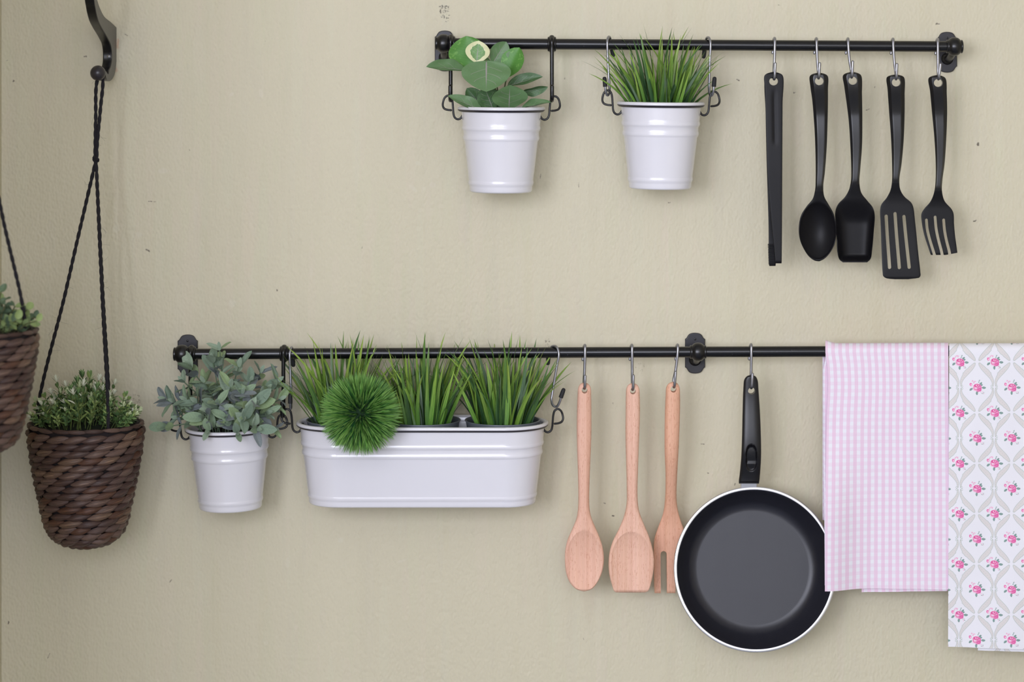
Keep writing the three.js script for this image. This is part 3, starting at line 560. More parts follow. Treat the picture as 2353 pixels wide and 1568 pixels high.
function makeBasket(pos, label) {
  const t = thing('hanging_basket', label, 'basket', pos, 'brown woven hanging baskets'), r = rng(320), behind = [];
  part('liner', lathe([...basketR.map(([y, q]) => [q - 0.0042, y]).reverse(), [basketR[0][1] - 0.008, -0.001], ...basketR.slice(0, -3).map(([y, q]) => [q - 0.009, y])], 56), linerMat, t);
  const put = (geo, th, y, tilt, out, mat, name) => {
    const R = rAt(y) + out, slope = Math.min(1.35, Math.atan2(rAt(y + 0.003) - rAt(y - 0.003), 0.006 - Math.max(0, basketR[basketR.length - 1][0] - y + 0.003)));
    const m = new THREE.Mesh(geo, mat); m.position.set(Math.sin(th) * R, y, Math.cos(th) * R); m.rotation.set(0, 0, 0);
    m.quaternion.setFromEuler(new THREE.Euler(slope, th, 0, 'YXZ')).multiply(new THREE.Quaternion().setFromAxisAngle(V(0, 0, 1), tilt));
    if (Math.cos(th) > -0.12) { m.name = name; m.castShadow = m.receiveShadow = true; t.add(m); } else { m.updateMatrix(); behind.push(plain(geo.clone()).applyMatrix4(m.matrix)); }
  };
  const fine_ = []; for (let i = 0; i <= 400; i++) { const y = lerp(-0.0125, basketR[basketR.length - 1][0], i / 400); fine_.push([y, rAt(y), i ? 0 : 0]); }
  for (let i = 1; i <= 400; i++) fine_[i][2] = fine_[i - 1][2] + Math.hypot(fine_[i][0] - fine_[i - 1][0], fine_[i][1] - fine_[i - 1][1]);
  const total = fine_[400][2], rows = Math.round(total / 0.0091);      // rows evenly spaced along the outline, round the bottom too
  for (let j = 0; j < rows; j++) {
    const y = fine_.find(f => f[2] >= total * j / (rows - 0.5))[0], R = rAt(y), low = R < 0.052, n = Math.max(5, Math.round(2 * Math.PI * R / (low ? 0.0222 : 0.0262))), g = low ? STR_LOW : STR;
    for (let i = 0; i < n; i++) put(g[Math.floor(r() * g.length)], (i + (j * 0.55) % 1 + (r() - 0.5) * 0.2) / n * 2 * Math.PI, y + (r() - 0.5) * 0.0006, 0.02 + (r() - 0.5) * 0.1, 0, strandMats[[0, 0, 1, 1, 2, 3, 3, 4][Math.floor(r() * 8)]], 'strand');
  }
  const nr = 20; for (let i = 0; i < nr; i++) put(RIM[i % 3], (i + r() * 0.2) / nr * 2 * Math.PI, -0.002 + (r() - 0.5) * 0.001, -0.12 + (r() - 0.5) * 0.1, -0.0015, strandMats[[1, 3, 0][i % 3]], 'rim_strand');
  const b = part('back_strands', mergeGeometries(behind), strandMats[1], t); b.userData.kind = 'stuff';
  return t;
}
const BZ2 = 0.122, C2 = P(197, 971, BZ2), BZ1 = 0.45, C1 = P(-46, 757, BZ1);
const basket2 = makeBasket(C2, 'dark brown woven basket hanging from the black wall hook, fully in view');
const basket1 = copyOf(basket2, C1, 'brown woven basket cut off by the left edge of the photo'); basket1.scale.setScalar(0.9); basket1.rotation.y = 0.55;
function fuzz(list, seed, n = 26) {                                // loose hairs of the jute
  const r = rng(seed), g = [];
  for (let i = 0; i < n; i++) { const [a, b] = list[Math.floor(r() * list.length)], p = a.clone().lerp(b, r()), s = r() < 0.5 ? -1 : 1; g.push(tube([p, p.clone().add(V(s * (0.003 + r() * 0.004), (r() - 0.5) * 0.006, 0.001)), p.clone().add(V(s * (0.005 + r() * 0.009), (r() - 0.6) * 0.014, r() * 0.004))], 0.00010, 6, 3, false)); }
  return merge(g);
}
function addRopes(basket, top, knot, Rk, seed, sc, legs) {         // points in world axes; legs are rim points
  const o = basket.position, inv = basket.quaternion.clone().invert(), s = basket.scale.x, L = p => p.clone().sub(o).applyQuaternion(inv).divideScalar(s);
  const r0 = Rk / s, add = (name, pts) => part(name, rope(pts.map(L), r0), M.rope, basket);
  const tw = top.map(p => p.clone());
  add('rope_loop', [knot.clone().add(V(-0.0012, 0, 0)), tw[0].clone().lerp(knot, 0.5).add(V(-0.001, 0, 0)), tw[0], tw[1], tw[2], tw[2].clone().lerp(knot, 0.36).add(V(0.0, 0, 0)), knot.clone().add(V(0.0013, 0.012, 0.001)), knot.clone().add(V(0.0012, 0, 0))]);
  const kn = rope([knot.clone().add(V(-0.003, 0.004, 0.001)), knot.clone().add(V(0.002, 0.001, 0.0032)), knot.clone().add(V(0.003, -0.002, 0)), knot.clone().add(V(-0.002, -0.003, -0.002)), knot.clone().add(V(-0.003, 0.003, 0.001))].map(L), r0 * 0.85, 0.008);
  part('rope_knot', kn, M.rope, basket);
  const pairs = [[L(tw[0]), L(knot)]];
  for (const p of legs) { const mid = knot.clone().lerp(p, 0.5).add(V((noise.noise(p.x * 50, 1, seed)) * 0.002, 0, 0)); add('rope_leg', [knot.clone().add(V(0, -0.001, 0)), mid, p, p.clone().add(V(0, -0.02, 0)).lerp(V(o.x, p.y - 0.02, o.z), 0.1)]); pairs.push([L(knot), L(p)]); }
  const f = part('rope_fuzz', fuzz(pairs, seed), M.rope, basket); f.userData.kind = 'stuff';
}
const BALL = P(225, 168, 0.118), BALL_R = 17.6 * S * K(0.118);
addRopes(basket2, [P(223, 187, 0.112), BALL.clone().add(V(0.0035, 0.002, -0.0088)), P(236.5, 187, 0.109)], P(220.5, 366, 0.12), 0.0024, 41, 1,
  [C2.clone().add(V(-0.0665, 0.004, -0.012)), C2.clone().add(V(0.0395, 0.003, 0.058)), C2.clone().add(V(0.0205, 0.003, -0.06))]);

// the black hook on the wall: profile in the plane across the wall
{
  const XR = -932 * S, zOf = px => D * (1 - 932 / (1200 - px));
  const front = [[216.4, 0], [219, 17], [222, 33], [227, 50], [235, 66], [243, 79], [249, 90], [254, 101], [256.5, 114], [257.2, 128], [256.6, 142], [254, 154], [250.5, 163]];
  const back = [[224, 0], [231, 20], [241, 38], [256.5, 51], [271.3, 62.3]];
  const low = [[267.4, 150], [264, 166], [257, 178], [249.5, 185], [245, 183], [244, 172]];
  const pt = ([px, py], zmin = 0) => { const z = Math.max(zOf(px), zmin); return new THREE.Vector2(z, EYE - (py - VY) * S * K(z)); };
  const fp = front.map(p => pt(p)), bp = back.map(p => pt(p)); bp[4].x = 0;
  const up = [new THREE.Vector2(0.205, fp[0].y + 0.055), new THREE.Vector2(0.19, fp[0].y + 0.03)];
  const lp = [new THREE.Vector2(0, pt([266, 140]).y), new THREE.Vector2(0.003, pt([266, 150]).y), ...[[0.012, 168], [0.028, 180], [0.05, 186.5], [0.072, 185], [0.086, 178], [0.09, 168]].map(([z, y]) => new THREE.Vector2(z, EYE - (y - VY) * S * K(z)))];
  // front edge from the top down, then round the small lower prong, up its inner side, and back to the wall plate
  const s = new THREE.Shape();
  s.moveTo(up[0].x, up[0].y); s.splineThru([up[1], ...fp, new THREE.Vector2(0.068, P(0, 170, 0.068).y), new THREE.Vector2(0.082, P(0, 163, 0.082).y)]);
  s.lineTo(0.094, P(0, 168, 0.094).y); s.splineThru([...lp].reverse()); s.lineTo(0, bp[4].y); s.splineThru([...bp].reverse().slice(1)); s.splineThru([new THREE.Vector2(0.168, fp[0].y + 0.03), new THREE.Vector2(0.184, fp[0].y + 0.062)]);
  const W = 0.0125, g = new THREE.ExtrudeGeometry(s, { depth: W - 0.003, bevelEnabled: true, bevelThickness: 0.0015, bevelSize: 0.0014, bevelOffset: -0.0014, bevelSegments: 3, curveSegments: 10 });
  g.rotateY(-Math.PI / 2); g.translate(XR - 0.0015, 0, 0);          // shape x becomes depth, thickness runs to the left
  const pos = V(XR - W / 2, P(0, 120, 0).y, 0), t = thing('wall_hook', 'large black curved wall hook with a ball end at the top left', 'hook', pos);
  part('arm', local(g, t), std('rgb(17,16,18)', 0.3), t);
  const b = new THREE.SphereGeometry(BALL_R, 32, 22); b.translate(BALL.x, BALL.y, BALL.z); part('ball', local(b, t), std('rgb(44,40,44)', 0.33), t);
  part('ball_neck', local(tube([V(XR - W / 2, P(0, 172, 0.085).y, 0.082), V(XR - W / 2 - 0.001, BALL.y, 0.098), V(BALL.x, BALL.y, BALL.z)], 0.0042, 14, 10), t), std('rgb(17,16,18)', 0.3), t);
  const sc = lathe([[0.0001, 0.0014], [0.0016, 0.0011], [0.0026, 0]], 16); sc.rotateX(Math.PI / 2); const sp = P(250, 130, 0.0405); sc.translate(sp.x, sp.y, sp.z + 0.0012); part('screw', local(sc, t), M.steel, t, 'small bright screw');
  // its twin on the side wall, out of the frame, carries the other basket
  const top1 = P(-46, -70, BZ1), t2 = copyOf(t, V(CORNER, top1.y + (t.position.y - BALL.y) * 0.6, BZ1), 'black wall hook on the side wall above the cut-off basket');
  t2.rotation.y = Math.PI / 2; t2.scale.setScalar(0.6);
  const off = BALL.clone().sub(t.position).multiplyScalar(0.6).applyAxisAngle(V(0, 1, 0), Math.PI / 2), b1 = t2.position.clone().add(off);
  t2.position.z += C1.z - b1.z; const bb = t2.position.clone().add(off);
  addRopes(basket1, [bb.clone().add(V(0.001, -0.008, 0.004)), bb.clone().add(V(-0.0075, 0.002, 0)), bb.clone().add(V(0.001, -0.008, -0.004))], P(-48, 240, BZ1), 0.0023, 43, 1,
    [C1.clone().add(V(0.0575, 0.003, 0.018)), C1.clone().add(V(-0.055, 0.003, 0.03)), C1.clone().add(V(-0.01, 0.003, -0.062))]);
}

// boxwood-like filling of the second basket
{
  const t = thing('basket_plant', 'small white-tipped green foliage filling the dark brown hanging basket', 'plant', C2), r = rng(500);
  part('moss', lathe([[0.064, -0.012], [0.05, -0.006], [0.025, -0.002], [0.0001, 0]], 36), std('rgb(36,44,26)', 0.95), t);
  const little = leafGeo({ shape: ovate(0.8, 0.7), nu: 2, nv: 5, bend: 0.1, fold: 0.2 });
  const cols = ['rgb(104,138,78)', 'rgb(122,152,94)', 'rgb(90,120,76)', 'rgb(148,168,98)'].map(c => new THREE.Color(c)), cream = ['rgb(226,228,206)', 'rgb(206,216,172)'].map(c => new THREE.Color(c)), stemC = new THREE.Color('rgb(96,112,58)');
  const paint = (g, c) => { const n = g.attributes.position.count, a = new Float32Array(n * 3); for (let i = 0; i < n; i++) a.set([c.r, c.g, c.b], i * 3); g.setAttribute('color', new THREE.BufferAttribute(a, 3)); return g; };
  const dummy = new THREE.Object3D();
  const sprigs = [0, 1, 2, 3, 4, 5].map(k => {                      // unit sprig, 5 cm tall
    const g = [paint(plain(tube([V(0, 0, 0), V(0.002, 0.025, 0.001), V(0, 0.05, 0)], 0.0006, 8, 4, false)), stemC)];
    for (let j = 0; j < 7; j++) { const y = 0.016 + j * 0.0055, a0 = j * 1.57 + k; for (const da of [0, Math.PI]) {
      const a = a0 + da + (r() - 0.5) * 0.4, L = (0.0128 - j * 0.0006) * (0.8 + r() * 0.4), up = j > 5 ? 1.0 : 0.35 + r() * 0.4, d = V(Math.cos(a), up, Math.sin(a)).normalize();
      setLeaf(dummy, V(0, y, 0), V(0, y, 0).addScaledVector(d, L), V(-d.x * d.y, 1, -d.z * d.y).normalize(), L * (k % 2 ? 0.5 : 0.36)); dummy.updateMatrix();
      g.push(paint(plain(little.clone()).applyMatrix4(dummy.matrix), (j > 5 && k % 3 !== 2) || r() < 0.06 ? cream[k % 2] : cols[Math.floor(r() * 4)])); } }
    for (let q = 0; q < 4; q++) { const a = q * 1.6 + k, d = V(Math.cos(a) * 0.5, 1, Math.sin(a) * 0.5).normalize(); setLeaf(dummy, V(0, 0.0495, 0), V(0, 0.0495, 0).addScaledVector(d, 0.009), V(-d.x, 0.5, -d.z).normalize(), 0.003); dummy.updateMatrix(); g.push(paint(plain(little.clone()).applyMatrix4(dummy.matrix), k % 3 !== 2 ? cream[k % 2] : cols[1])); }
    return mergeGeometries(g);
  });
  const sm = new THREE.MeshStandardMaterial({ vertexColors: true, roughness: 0.55, side: THREE.DoubleSide });
  const tips = [[205, 868], [130, 878], [152, 900], [178, 880], [192, 905], [215, 895], [228, 893], [118, 905], [105, 935], [98, 950], [85, 955], [140, 925], [165, 915], [190, 935], [250, 912], [232, 920], [262, 940], [285, 912], [300, 930], [303, 945], [290, 955], [275, 950], [245, 935], [215, 940], [170, 940], [125, 945], [110, 962], [148, 955], [207, 962], [236, 960], [180, 962], [300, 962], [265, 965], [75, 966]];
  for (let i = 0; i < 150; i++) {
    const m = part('sprig', sprigs[Math.floor(r() * 6)], sm, t), a = r() * 6.28, q = Math.sqrt(r()) * 0.055; let tip, root = V(Math.cos(a) * q, -0.008, Math.sin(a) * q);
    if (i < tips.length) { const dz = (r() - 0.45) * 0.08; tip = P(tips[i][0], tips[i][1], BZ2 + dz).sub(C2); root = V(clamp(tip.x * 0.7, -0.055, 0.055), -0.01, clamp(dz * 0.8, -0.045, 0.045)); }
    else tip = root.clone().add(V(root.x * 0.35 + (r() - 0.5) * 0.02, (0.028 + r() * 0.028) * (1.25 - Math.abs(root.x) / 0.07), root.z * 0.25 + (r() - 0.5) * 0.02));
    const d = tip.clone().sub(root), L = d.length(); m.position.copy(root); m.quaternion.setFromUnitVectors(V(0, 1, 0), d.normalize()); const w = clamp(L / 0.05, 0.6, 1.0); m.scale.set(w, L / 0.05, w);
  }
}
// round-leaved filling of the first basket
{
  const t = thing('basket_plant', 'pale round-leaved foliage in the basket at the left edge', 'plant', C1), r = rng(520);
  part('moss', lathe([[0.056, -0.012], [0.04, -0.006], [0.0001, 0]], 32), std('rgb(36,44,26)', 0.95), t);
  const lg = [0, 1, 2].map(i => leafGeo({ shape: ovate(0.85, 0.6), nu: 4, nv: 7, bend: [0.1, -0.15, 0.2][i], fold: 0.15, cup: 0.1 })), lm = ['rgb(120,140,92)', 'rgb(92,112,84)', 'rgb(140,158,100)', 'rgb(74,94,72)'].map(c => std(c, 0.6, { side: THREE.DoubleSide })), st = std('rgb(98,100,66)', 0.7);
  const ends = [[84, 738], [62, 712], [78, 730], [48, 712], [34, 705], [22, 720], [8, 690], [2, 672], [12, 700], [40, 735], [58, 738], [25, 740], [-10, 680], [-30, 690], [-60, 690], [-90, 710], [-120, 730], [-70, 740], [-20, 730]];
  for (const [px, py] of ends) {
    const dz = (r() - 0.4) * 0.07, tip = P(px, py, BZ1 + dz).sub(C1), root = V(clamp(tip.x * 0.7, -0.045, 0.045), -0.008, dz * 0.7), c = new THREE.CatmullRomCurve3([root, root.clone().lerp(tip, 0.5).add(V(0, 0.006, 0)), tip]);
    part('stem', tube(c.points, 0.0008, 10, 5), st, t);
    for (let j = 0; j < 4; j++) { const u = 1 - j * 0.24, p = c.getPointAt(u), d = c.getTangentAt(u), s = perp(d, r); for (const g of [1, -1]) { const dir = d.clone().multiplyScalar(0.5).addScaledVector(s, g).add(V(0, 0, 0.2)).normalize(), L = 0.010 + r() * 0.004, m = part('leaf', lg[Math.floor(r() * 3)], lm[Math.floor(r() * 4)], t); setLeaf(m, p, p.clone().addScaledVector(dir, L), d.clone().add(V(0, 0.2, 0.5)).normalize(), L * 0.72); } }
  }
}

// ---------------------------------------------------------------- kitchen tools
// a closed body lofted between a left and a right outline given in photo pixels
function loft({ L, R, rows = 130, nu = 30, zc, tf, tb, F, B, dish }) {
  const dense = pts => { const c = new THREE.CatmullRomCurve3(pts.map(([x, y]) => V(x, y, 0)), false, 'centripetal'), o = []; for (let i = 0; i <= 800; i++) { const q = c.getPoint(i / 800); if (!o.length || q.y > o[o.length - 1][1]) o.push([q.x, q.y]); } return o; };
  const l = dense(L), r = dense(R), y0 = Math.max(l[0][1], r[0][1]), y1 = Math.min(l[l.length - 1][1], r[r.length - 1][1]);
  const at = (t, y) => { let a = 0, b = t.length - 1; while (b - a > 1) { const m = (a + b) >> 1; if (t[m][1] <= y) a = m; else b = m; } const f = clamp((y - t[a][1]) / Math.max(1e-6, t[b][1] - t[a][1]), 0, 1); return lerp(t[a][0], t[b][0], f); };
  const ring = 2 * nu, pos = [], uv = [], idx = [];
  for (let j = 0; j <= rows; j++) {
    let s = j / rows; s = s < 0.1 ? s * s * 5 : s > 0.9 ? 1 - (1 - s) * (1 - s) * 5 : 0.05 + (s - 0.1) / 0.8 * 0.9;
    const y = lerp(y0 + 0.02, y1 - 0.02, s), a = at(l, y), b = Math.max(at(r, y), a + 0.05), z0 = zc(y), e = Math.min(1, (b - a) / 14);
    for (let i = 0; i < ring; i++) {
      const front = i <= nu, k = front ? i : ring - i, u = -Math.cos(Math.PI * k / nu), x = lerp(a, b, (u + 1) / 2), d = dish ? dish(x, y) : 0;
      const end = Math.min(1, Math.sqrt(Math.max(0, Math.min(y - y0, y1 - y)) / 5 + 0.02));
      const z = front ? z0 + tf(y) * F(u, y) * end * Math.max(e, 0.3) - d : z0 - tb(y) * B(u, y) * end * Math.max(e, 0.3) - d * 0.85;
      const p = P(x, y, z); pos.push(p.x, p.y, p.z); uv.push(p.x, p.y);
    }
  }
  for (let j = 0; j < rows; j++) for (let i = 0; i < ring; i++) { const a = j * ring + i, b = j * ring + (i + 1) % ring, c = a + ring, d = b + ring; idx.push(a, c, b, b, c, d); }
  for (const [j, flip] of [[0, false], [rows, true]]) { const c = pos.length / 3; let m = V(0, 0, 0); for (let i = 0; i < ring; i++) m.add(V(pos[(j * ring + i) * 3], pos[(j * ring + i) * 3 + 1], pos[(j * ring + i) * 3 + 2])); m.divideScalar(ring); pos.push(m.x, m.y, m.z); uv.push(m.x, m.y); for (let i = 0; i < ring; i++) { const a = j * ring + i, b = j * ring + (i + 1) % ring; flip ? idx.push(a, c, b) : idx.push(b, c, a); } }
  const g = new THREE.BufferGeometry(); g.setAttribute('position', new THREE.Float32BufferAttribute(pos, 3)); g.setAttribute('uv', new THREE.Float32BufferAttribute(uv, 2)); g.setIndex(idx); g.computeVertexNormals();
  return g;
}
const drill = (px, py, z, rx, ry, depth = 0.06) => { const g = new THREE.CylinderGeometry(1, 1, depth, 32); g.rotateX(Math.PI / 2); g.scale(rx * S * K(z), ry * S * K(z), 1); const p = P(px, py, z); g.translate(p.x, p.y, p.z); return g; };
function slot(pts, w, z, depth = 0.08) {                            // a round-ended slot along a line of photo pixels
  const c = new THREE.CatmullRomCurve3(pts.map(([x, y]) => { const p = P(x, y, z); return V(p.x, p.y, 0); })), n = pts.length > 2 ? 14 : 2, a = [], b = [], h = w * S * K(z) / 2;
  for (let i = 0; i <= n; i++) { const p = c.getPoint(i / n), t = c.getTangent(i / n), q = V(-t.y, t.x, 0).multiplyScalar(h); a.push(p.clone().add(q)); b.push(p.clone().sub(q)); }
  const s = new THREE.Shape(), cap = (p, from, sg) => { const o = []; for (let i = 1; i < 8; i++) { const an = from + sg * Math.PI * i / 8; o.push(new THREE.Vector2(p.x + Math.cos(an) * h, p.y + Math.sin(an) * h)); } return o; };
  const p0 = c.getPoint(0), p1 = c.getPoint(1), ang = (p, q) => Math.atan2(q.y - p.y, q.x - p.x);
  s.setFromPoints([...a.map(p => new THREE.Vector2(p.x, p.y)), ...cap(p1, ang(p1, a[n]), -1), ...b.reverse().map(p => new THREE.Vector2(p.x, p.y)), ...cap(p0, ang(p0, b[n]), -1)]);
  const g = new THREE.ExtrudeGeometry(s, { depth, bevelEnabled: false }); g.translate(0, 0, z - depth / 2); return g;
}
const zb = pts => pts.map(([x, y]) => [x / 2.53 + 1720, y / 2.53 + 40]), zw = pts => pts.map(([x, y]) => [x / 2.376 + 1260, y / 2.376 + 740]);
const facet = (flat, lift) => u => { const a = Math.abs(u); return a < flat ? 1 : a < 0.93 ? lerp(1, lift, (a - flat) / (0.93 - flat)) : lift * Math.sqrt(Math.max(0, 1 - ((a - 0.93) / 0.07) ** 2)); };
const oval = p => u => Math.pow(Math.max(0, 1 - Math.pow(Math.abs(u), p)), 1 / p);
function tool(name, label, geo, origin, splitY, mats, names, group) {
  const t = thing(name, label, 'utensil', origin, group), [a, b] = splitAtY(local(geo, t), splitY - origin.y);
  part(names[0], a, mats === M.blackPlastic ? M.handlePlastic : mats, t); part(names[1], b, mats, t);
  return t;
}
const curveZ = (y, y0, y1, y2, deep) => UZ - 0.006 * sstep(185, 270, y) + deep * sstep(y0, y1, y) - deep * 0.55 * sstep(y1, y2, y);   // handle that swings forward, then back
const GB = 'black kitchen tools on the upper rail';
{ // spoon
  const L = zb([[410, 321], [378, 327], [356, 342], [359, 400], [370, 480], [380, 600], [386, 700], [390, 850], [390, 930], [387, 1000], [373, 1055], [340, 1096], [306, 1150], [292, 1220], [298, 1290], [320, 1345], [352, 1392], [385, 1415], [408, 1419]]), R = zb([[412, 321], [440, 327], [461, 342], [462, 420], [462, 500], [460, 600], [455, 750], [444, 900], [435, 980], [440, 1040], [465, 1087], [494, 1140], [507, 1200], [510, 1260], [500, 1320], [472, 1372], [440, 1405], [412, 1419]]);
  const g = loft({ L, R, zc: y => curveZ(y, 262, 425, 500, 0.0098), tf: y => lerp(0.0045, 0.0022, sstep(425, 470, y)), tb: y => lerp(0.003, 0.0022, sstep(420, 470, y)), F: (u, y) => lerp(facet(0.58, 0.3)(u), oval(4)(u), sstep(415, 445, y)), B: oval(3), dish: (x, y) => { const dx = (x - 1879) / 43, dy = (y - 531) / 68, q = dx * dx + dy * dy; return q < 1 ? 0.017 * (1 - q) * sstep(0, 0.18, 1 - q) : 0; } });
  const c = cut(creased(g, 0.6), [drill(1882, 186.5, UZ, 10.3, 9.3)]);
  tool('serving_spoon', 'black serving spoon with an oval bowl, next to the tongs', c, P(1882, 186, UZ), P(1882, 440, 0.09).y, M.blackPlastic, ['handle', 'bowl'], GB);
}
{ // square scoop
  const L = zb([[602, 316], [570, 323], [549, 338], [556, 400], [570, 500], [582, 600], [592, 750], [597, 900], [595, 950], [584, 1002], [560, 1045], [520, 1087], [504, 1130], [506, 1200], [512, 1300], [517, 1370], [528, 1408], [548, 1425]]), R = zb([[604, 316], [634, 323], [655, 338], [660, 450], [662, 600], [660, 750], [650, 880], [645, 960], [656, 1020], [690, 1065], [724, 1108], [734, 1150], [728, 1250], [719, 1350], [710, 1404], [690, 1425]]);
  const g = loft({ L, R, zc: y => curveZ(y, 258, 415, 480, 0.0098), tf: y => lerp(0.0045, 0.0022, sstep(415, 455, y)), tb: y => lerp(0.003, 0.0022, sstep(410, 455, y)), F: (u, y) => lerp(facet(0.58, 0.3)(u), oval(4)(u), sstep(400, 430, y)), B: oval(3), dish: (x, y) => { const h = lerp(45, 38, sstep(490, 600, y)), dx = Math.abs(x - 1965) / h, a = 1 - Math.pow(Math.min(1, dx), 5), b = sstep(455, 515, y) * sstep(604, 585, y); return 0.016 * a * b; } });
  const c = cut(creased(g, 0.6), [drill(1959, 185.5, UZ, 10.3, 9.3)]);
  tool('serving_scoop', 'black scoop with a square-ended bowl, beside the oval spoon', c, P(1959, 185, UZ), P(1959, 425, 0.09).y, M.blackPlastic, ['handle', 'bowl'], GB);
}
{ // slotted turner
  const L = zb([[854, 332], [824, 337], [803, 350], [808, 420], [817, 550], [828, 700], [834, 850], [834, 950], [825, 1005], [802, 1050], [772, 1088], [765, 1120], [768, 1200], [773, 1350], [779, 1480], [783, 1505], [800, 1517], [850, 1523]]), R = zb([[856, 332], [886, 337], [905, 350], [908, 450], [908, 550], [903, 700], [890, 850], [877, 945], [882, 1000], [906, 1042], [945, 1076], [957, 1100], [970, 1200], [985, 1350], [999, 1480], [1000, 1502], [992, 1514], [950, 1520], [930, 1523]]);
  const g = loft({ L, R, rows: 110, zc: y => curveZ(y, 258, 412, 470, 0.0098) + 0.006 * sstep(520, 640, y), tf: y => lerp(0.0045, 0.0014, sstep(410, 450, y)), tb: y => lerp(0.003, 0.0012, sstep(405, 450, y)), F: (u, y) => lerp(facet(0.58, 0.3)(u), oval(8)(u), sstep(400, 425, y)), B: oval(5) });
  const Zs = 0.095, sl = [[[813.5, 1163], [830, 1460]], [[865.5, 1148], [887, 1461]], [[917.5, 1165], [944.5, 1459]]].map(p => slot(zb(p), 8, Zs));
  const c = cut(creased(g, 0.6), [drill(2058.5, 189.5, UZ, 10.3, 9.3), ...sl]);
  tool('slotted_turner', 'black slotted turner with three long slots', c, P(2058.5, 189, UZ), P(2058, 422, 0.09).y, M.blackPlastic, ['handle', 'blade'], GB);
}
{ // serving fork
  const L = zb([[1095, 335], [1066, 341], [1046, 355], [1055, 430], [1066, 550], [1080, 700], [1088, 850], [1087, 950], [1078, 1020], [1058, 1070], [1020, 1115], [1005, 1142], [1007, 1190], [1020, 1260], [1044, 1336], [1059, 1379], [1061, 1382]]), R = zb([[1097, 335], [1126, 341], [1146, 355], [1153, 450], [1155, 550], [1150, 700], [1140, 850], [1127, 950], [1125, 1010], [1140, 1068], [1180, 1114], [1192, 1140], [1195, 1200], [1201, 1270], [1208, 1320], [1216, 1382]]);
  const g = loft({ L, R, rows: 110, zc: y => curveZ(y, 262, 430, 480, 0.0098) + 0.005 * sstep(520, 590, y), tf: y => lerp(0.0045, 0.0014, sstep(430, 465, y)), tb: y => lerp(0.003, 0.0013, sstep(425, 465, y)), F: (u, y) => lerp(facet(0.58, 0.3)(u), oval(8)(u), sstep(425, 445, y)), B: oval(5) });
  const Zs = 0.095, sl = [[[1049, 1185], [1054, 1240], [1070, 1310], [1090, 1378], [1096, 1400]], [[1100, 1168], [1106, 1235], [1119, 1305], [1135, 1372], [1140, 1400]], [[1150, 1185], [1155, 1245], [1166, 1310], [1179, 1366], [1184, 1400]]].map(p => slot(zb(p), 7, Zs));
  const end = new THREE.BoxGeometry(0.12, 0.02, 0.08); { const p = P(2168, 591, Zs); end.rotateZ(0.19); end.translate(p.x, p.y - 0.0098, p.z); }
  const c = cut(creased(g, 0.6), [drill(2155, 190.5, UZ, 10.3, 9.3), ...sl, end]);
  tool('serving_fork', 'black serving fork with four tines, last tool on the upper rail', c, P(2155, 190, UZ), P(2155, 440, 0.09).y, M.blackPlastic, ['handle', 'tines'], GB);
}
{ // tongs: two arms joined at the top
  const o = P(1778, 187, UZ), t = thing('tongs', 'black plastic tongs hanging closed, first tool on the upper rail', 'utensil', o, GB);
  const fl = loft({ L: zb([[144, 317], [116, 323], [93, 338], [95, 420], [99, 550], [103, 700], [107, 850], [115, 980], [130, 1150], [147, 1320], [154, 1400], [156, 1431]]), R: zb([[146, 317], [176, 323], [199, 338], [198, 500], [197, 700], [196, 900], [195, 1150], [194, 1320], [192.5, 1425], [192, 1431]]), rows: 90, nu: 60, zc: y => UZ + 0.004 * sstep(200, 420, y), tf: () => 0.0026, tb: () => 0.0022, F: oval(9), B: oval(6), dish: (x, y) => 0.0011 * Math.exp(-(((x - lerp(1779, 1781, (y - 200) / 140)) / 5) ** 2)) * sstep(200, 225, y) * sstep(338, 318, y) });
  part('front_arm', local(cut(creased(fl, 0.6), [drill(1777.5, 187, UZ, 10.3, 9.3, 0.012)]), t), M.blackPlastic, t);
  const bl = loft({ L: zb([[150, 330], [120, 336], [98, 350], [99, 550], [104, 800], [110, 1000], [116, 1200], [119, 1438], [121, 1446]]), R: zb([[152, 330], [175, 336], [190, 350], [188, 550], [184, 800], [178, 1000], [170, 1200], [158, 1438], [157, 1446]]), rows: 70, zc: y => UZ - 0.011 - 0.012 * sstep(200, 420, y) + 0.016 * sstep(430, 600, y), tf: () => 0.0022, tb: () => 0.0022, F: oval(8), B: oval(6) });
  part('back_arm', local(cut(creased(bl, 0.6), [drill(1777.5, 187, UZ - 0.011, 10.3, 9.3, 0.012)]), t), M.blackPlastic, t);
  const bridge = new RoundedBoxGeometry(0.019, 0.005, 0.011, 3, 0.002); { const p = P(1778, 176, UZ - 0.0055); bridge.translate(p.x, p.y, p.z); }
  part('spring_bend', local(bridge, t), M.blackPlastic, t);
  const teeth = []; for (let i = 0; i < 13; i++) { const y = 562 + i * 3.7, b = new RoundedBoxGeometry(0.0085, 0.0014, 0.004, 2, 0.0005), p = P(1771.5 + i * 0.15, y, UZ - 0.0045); b.translate(p.x, p.y, p.z); teeth.push(b); }
  part('ridged_tip', local(merge(teeth), t), M.blackPlastic, t);
}

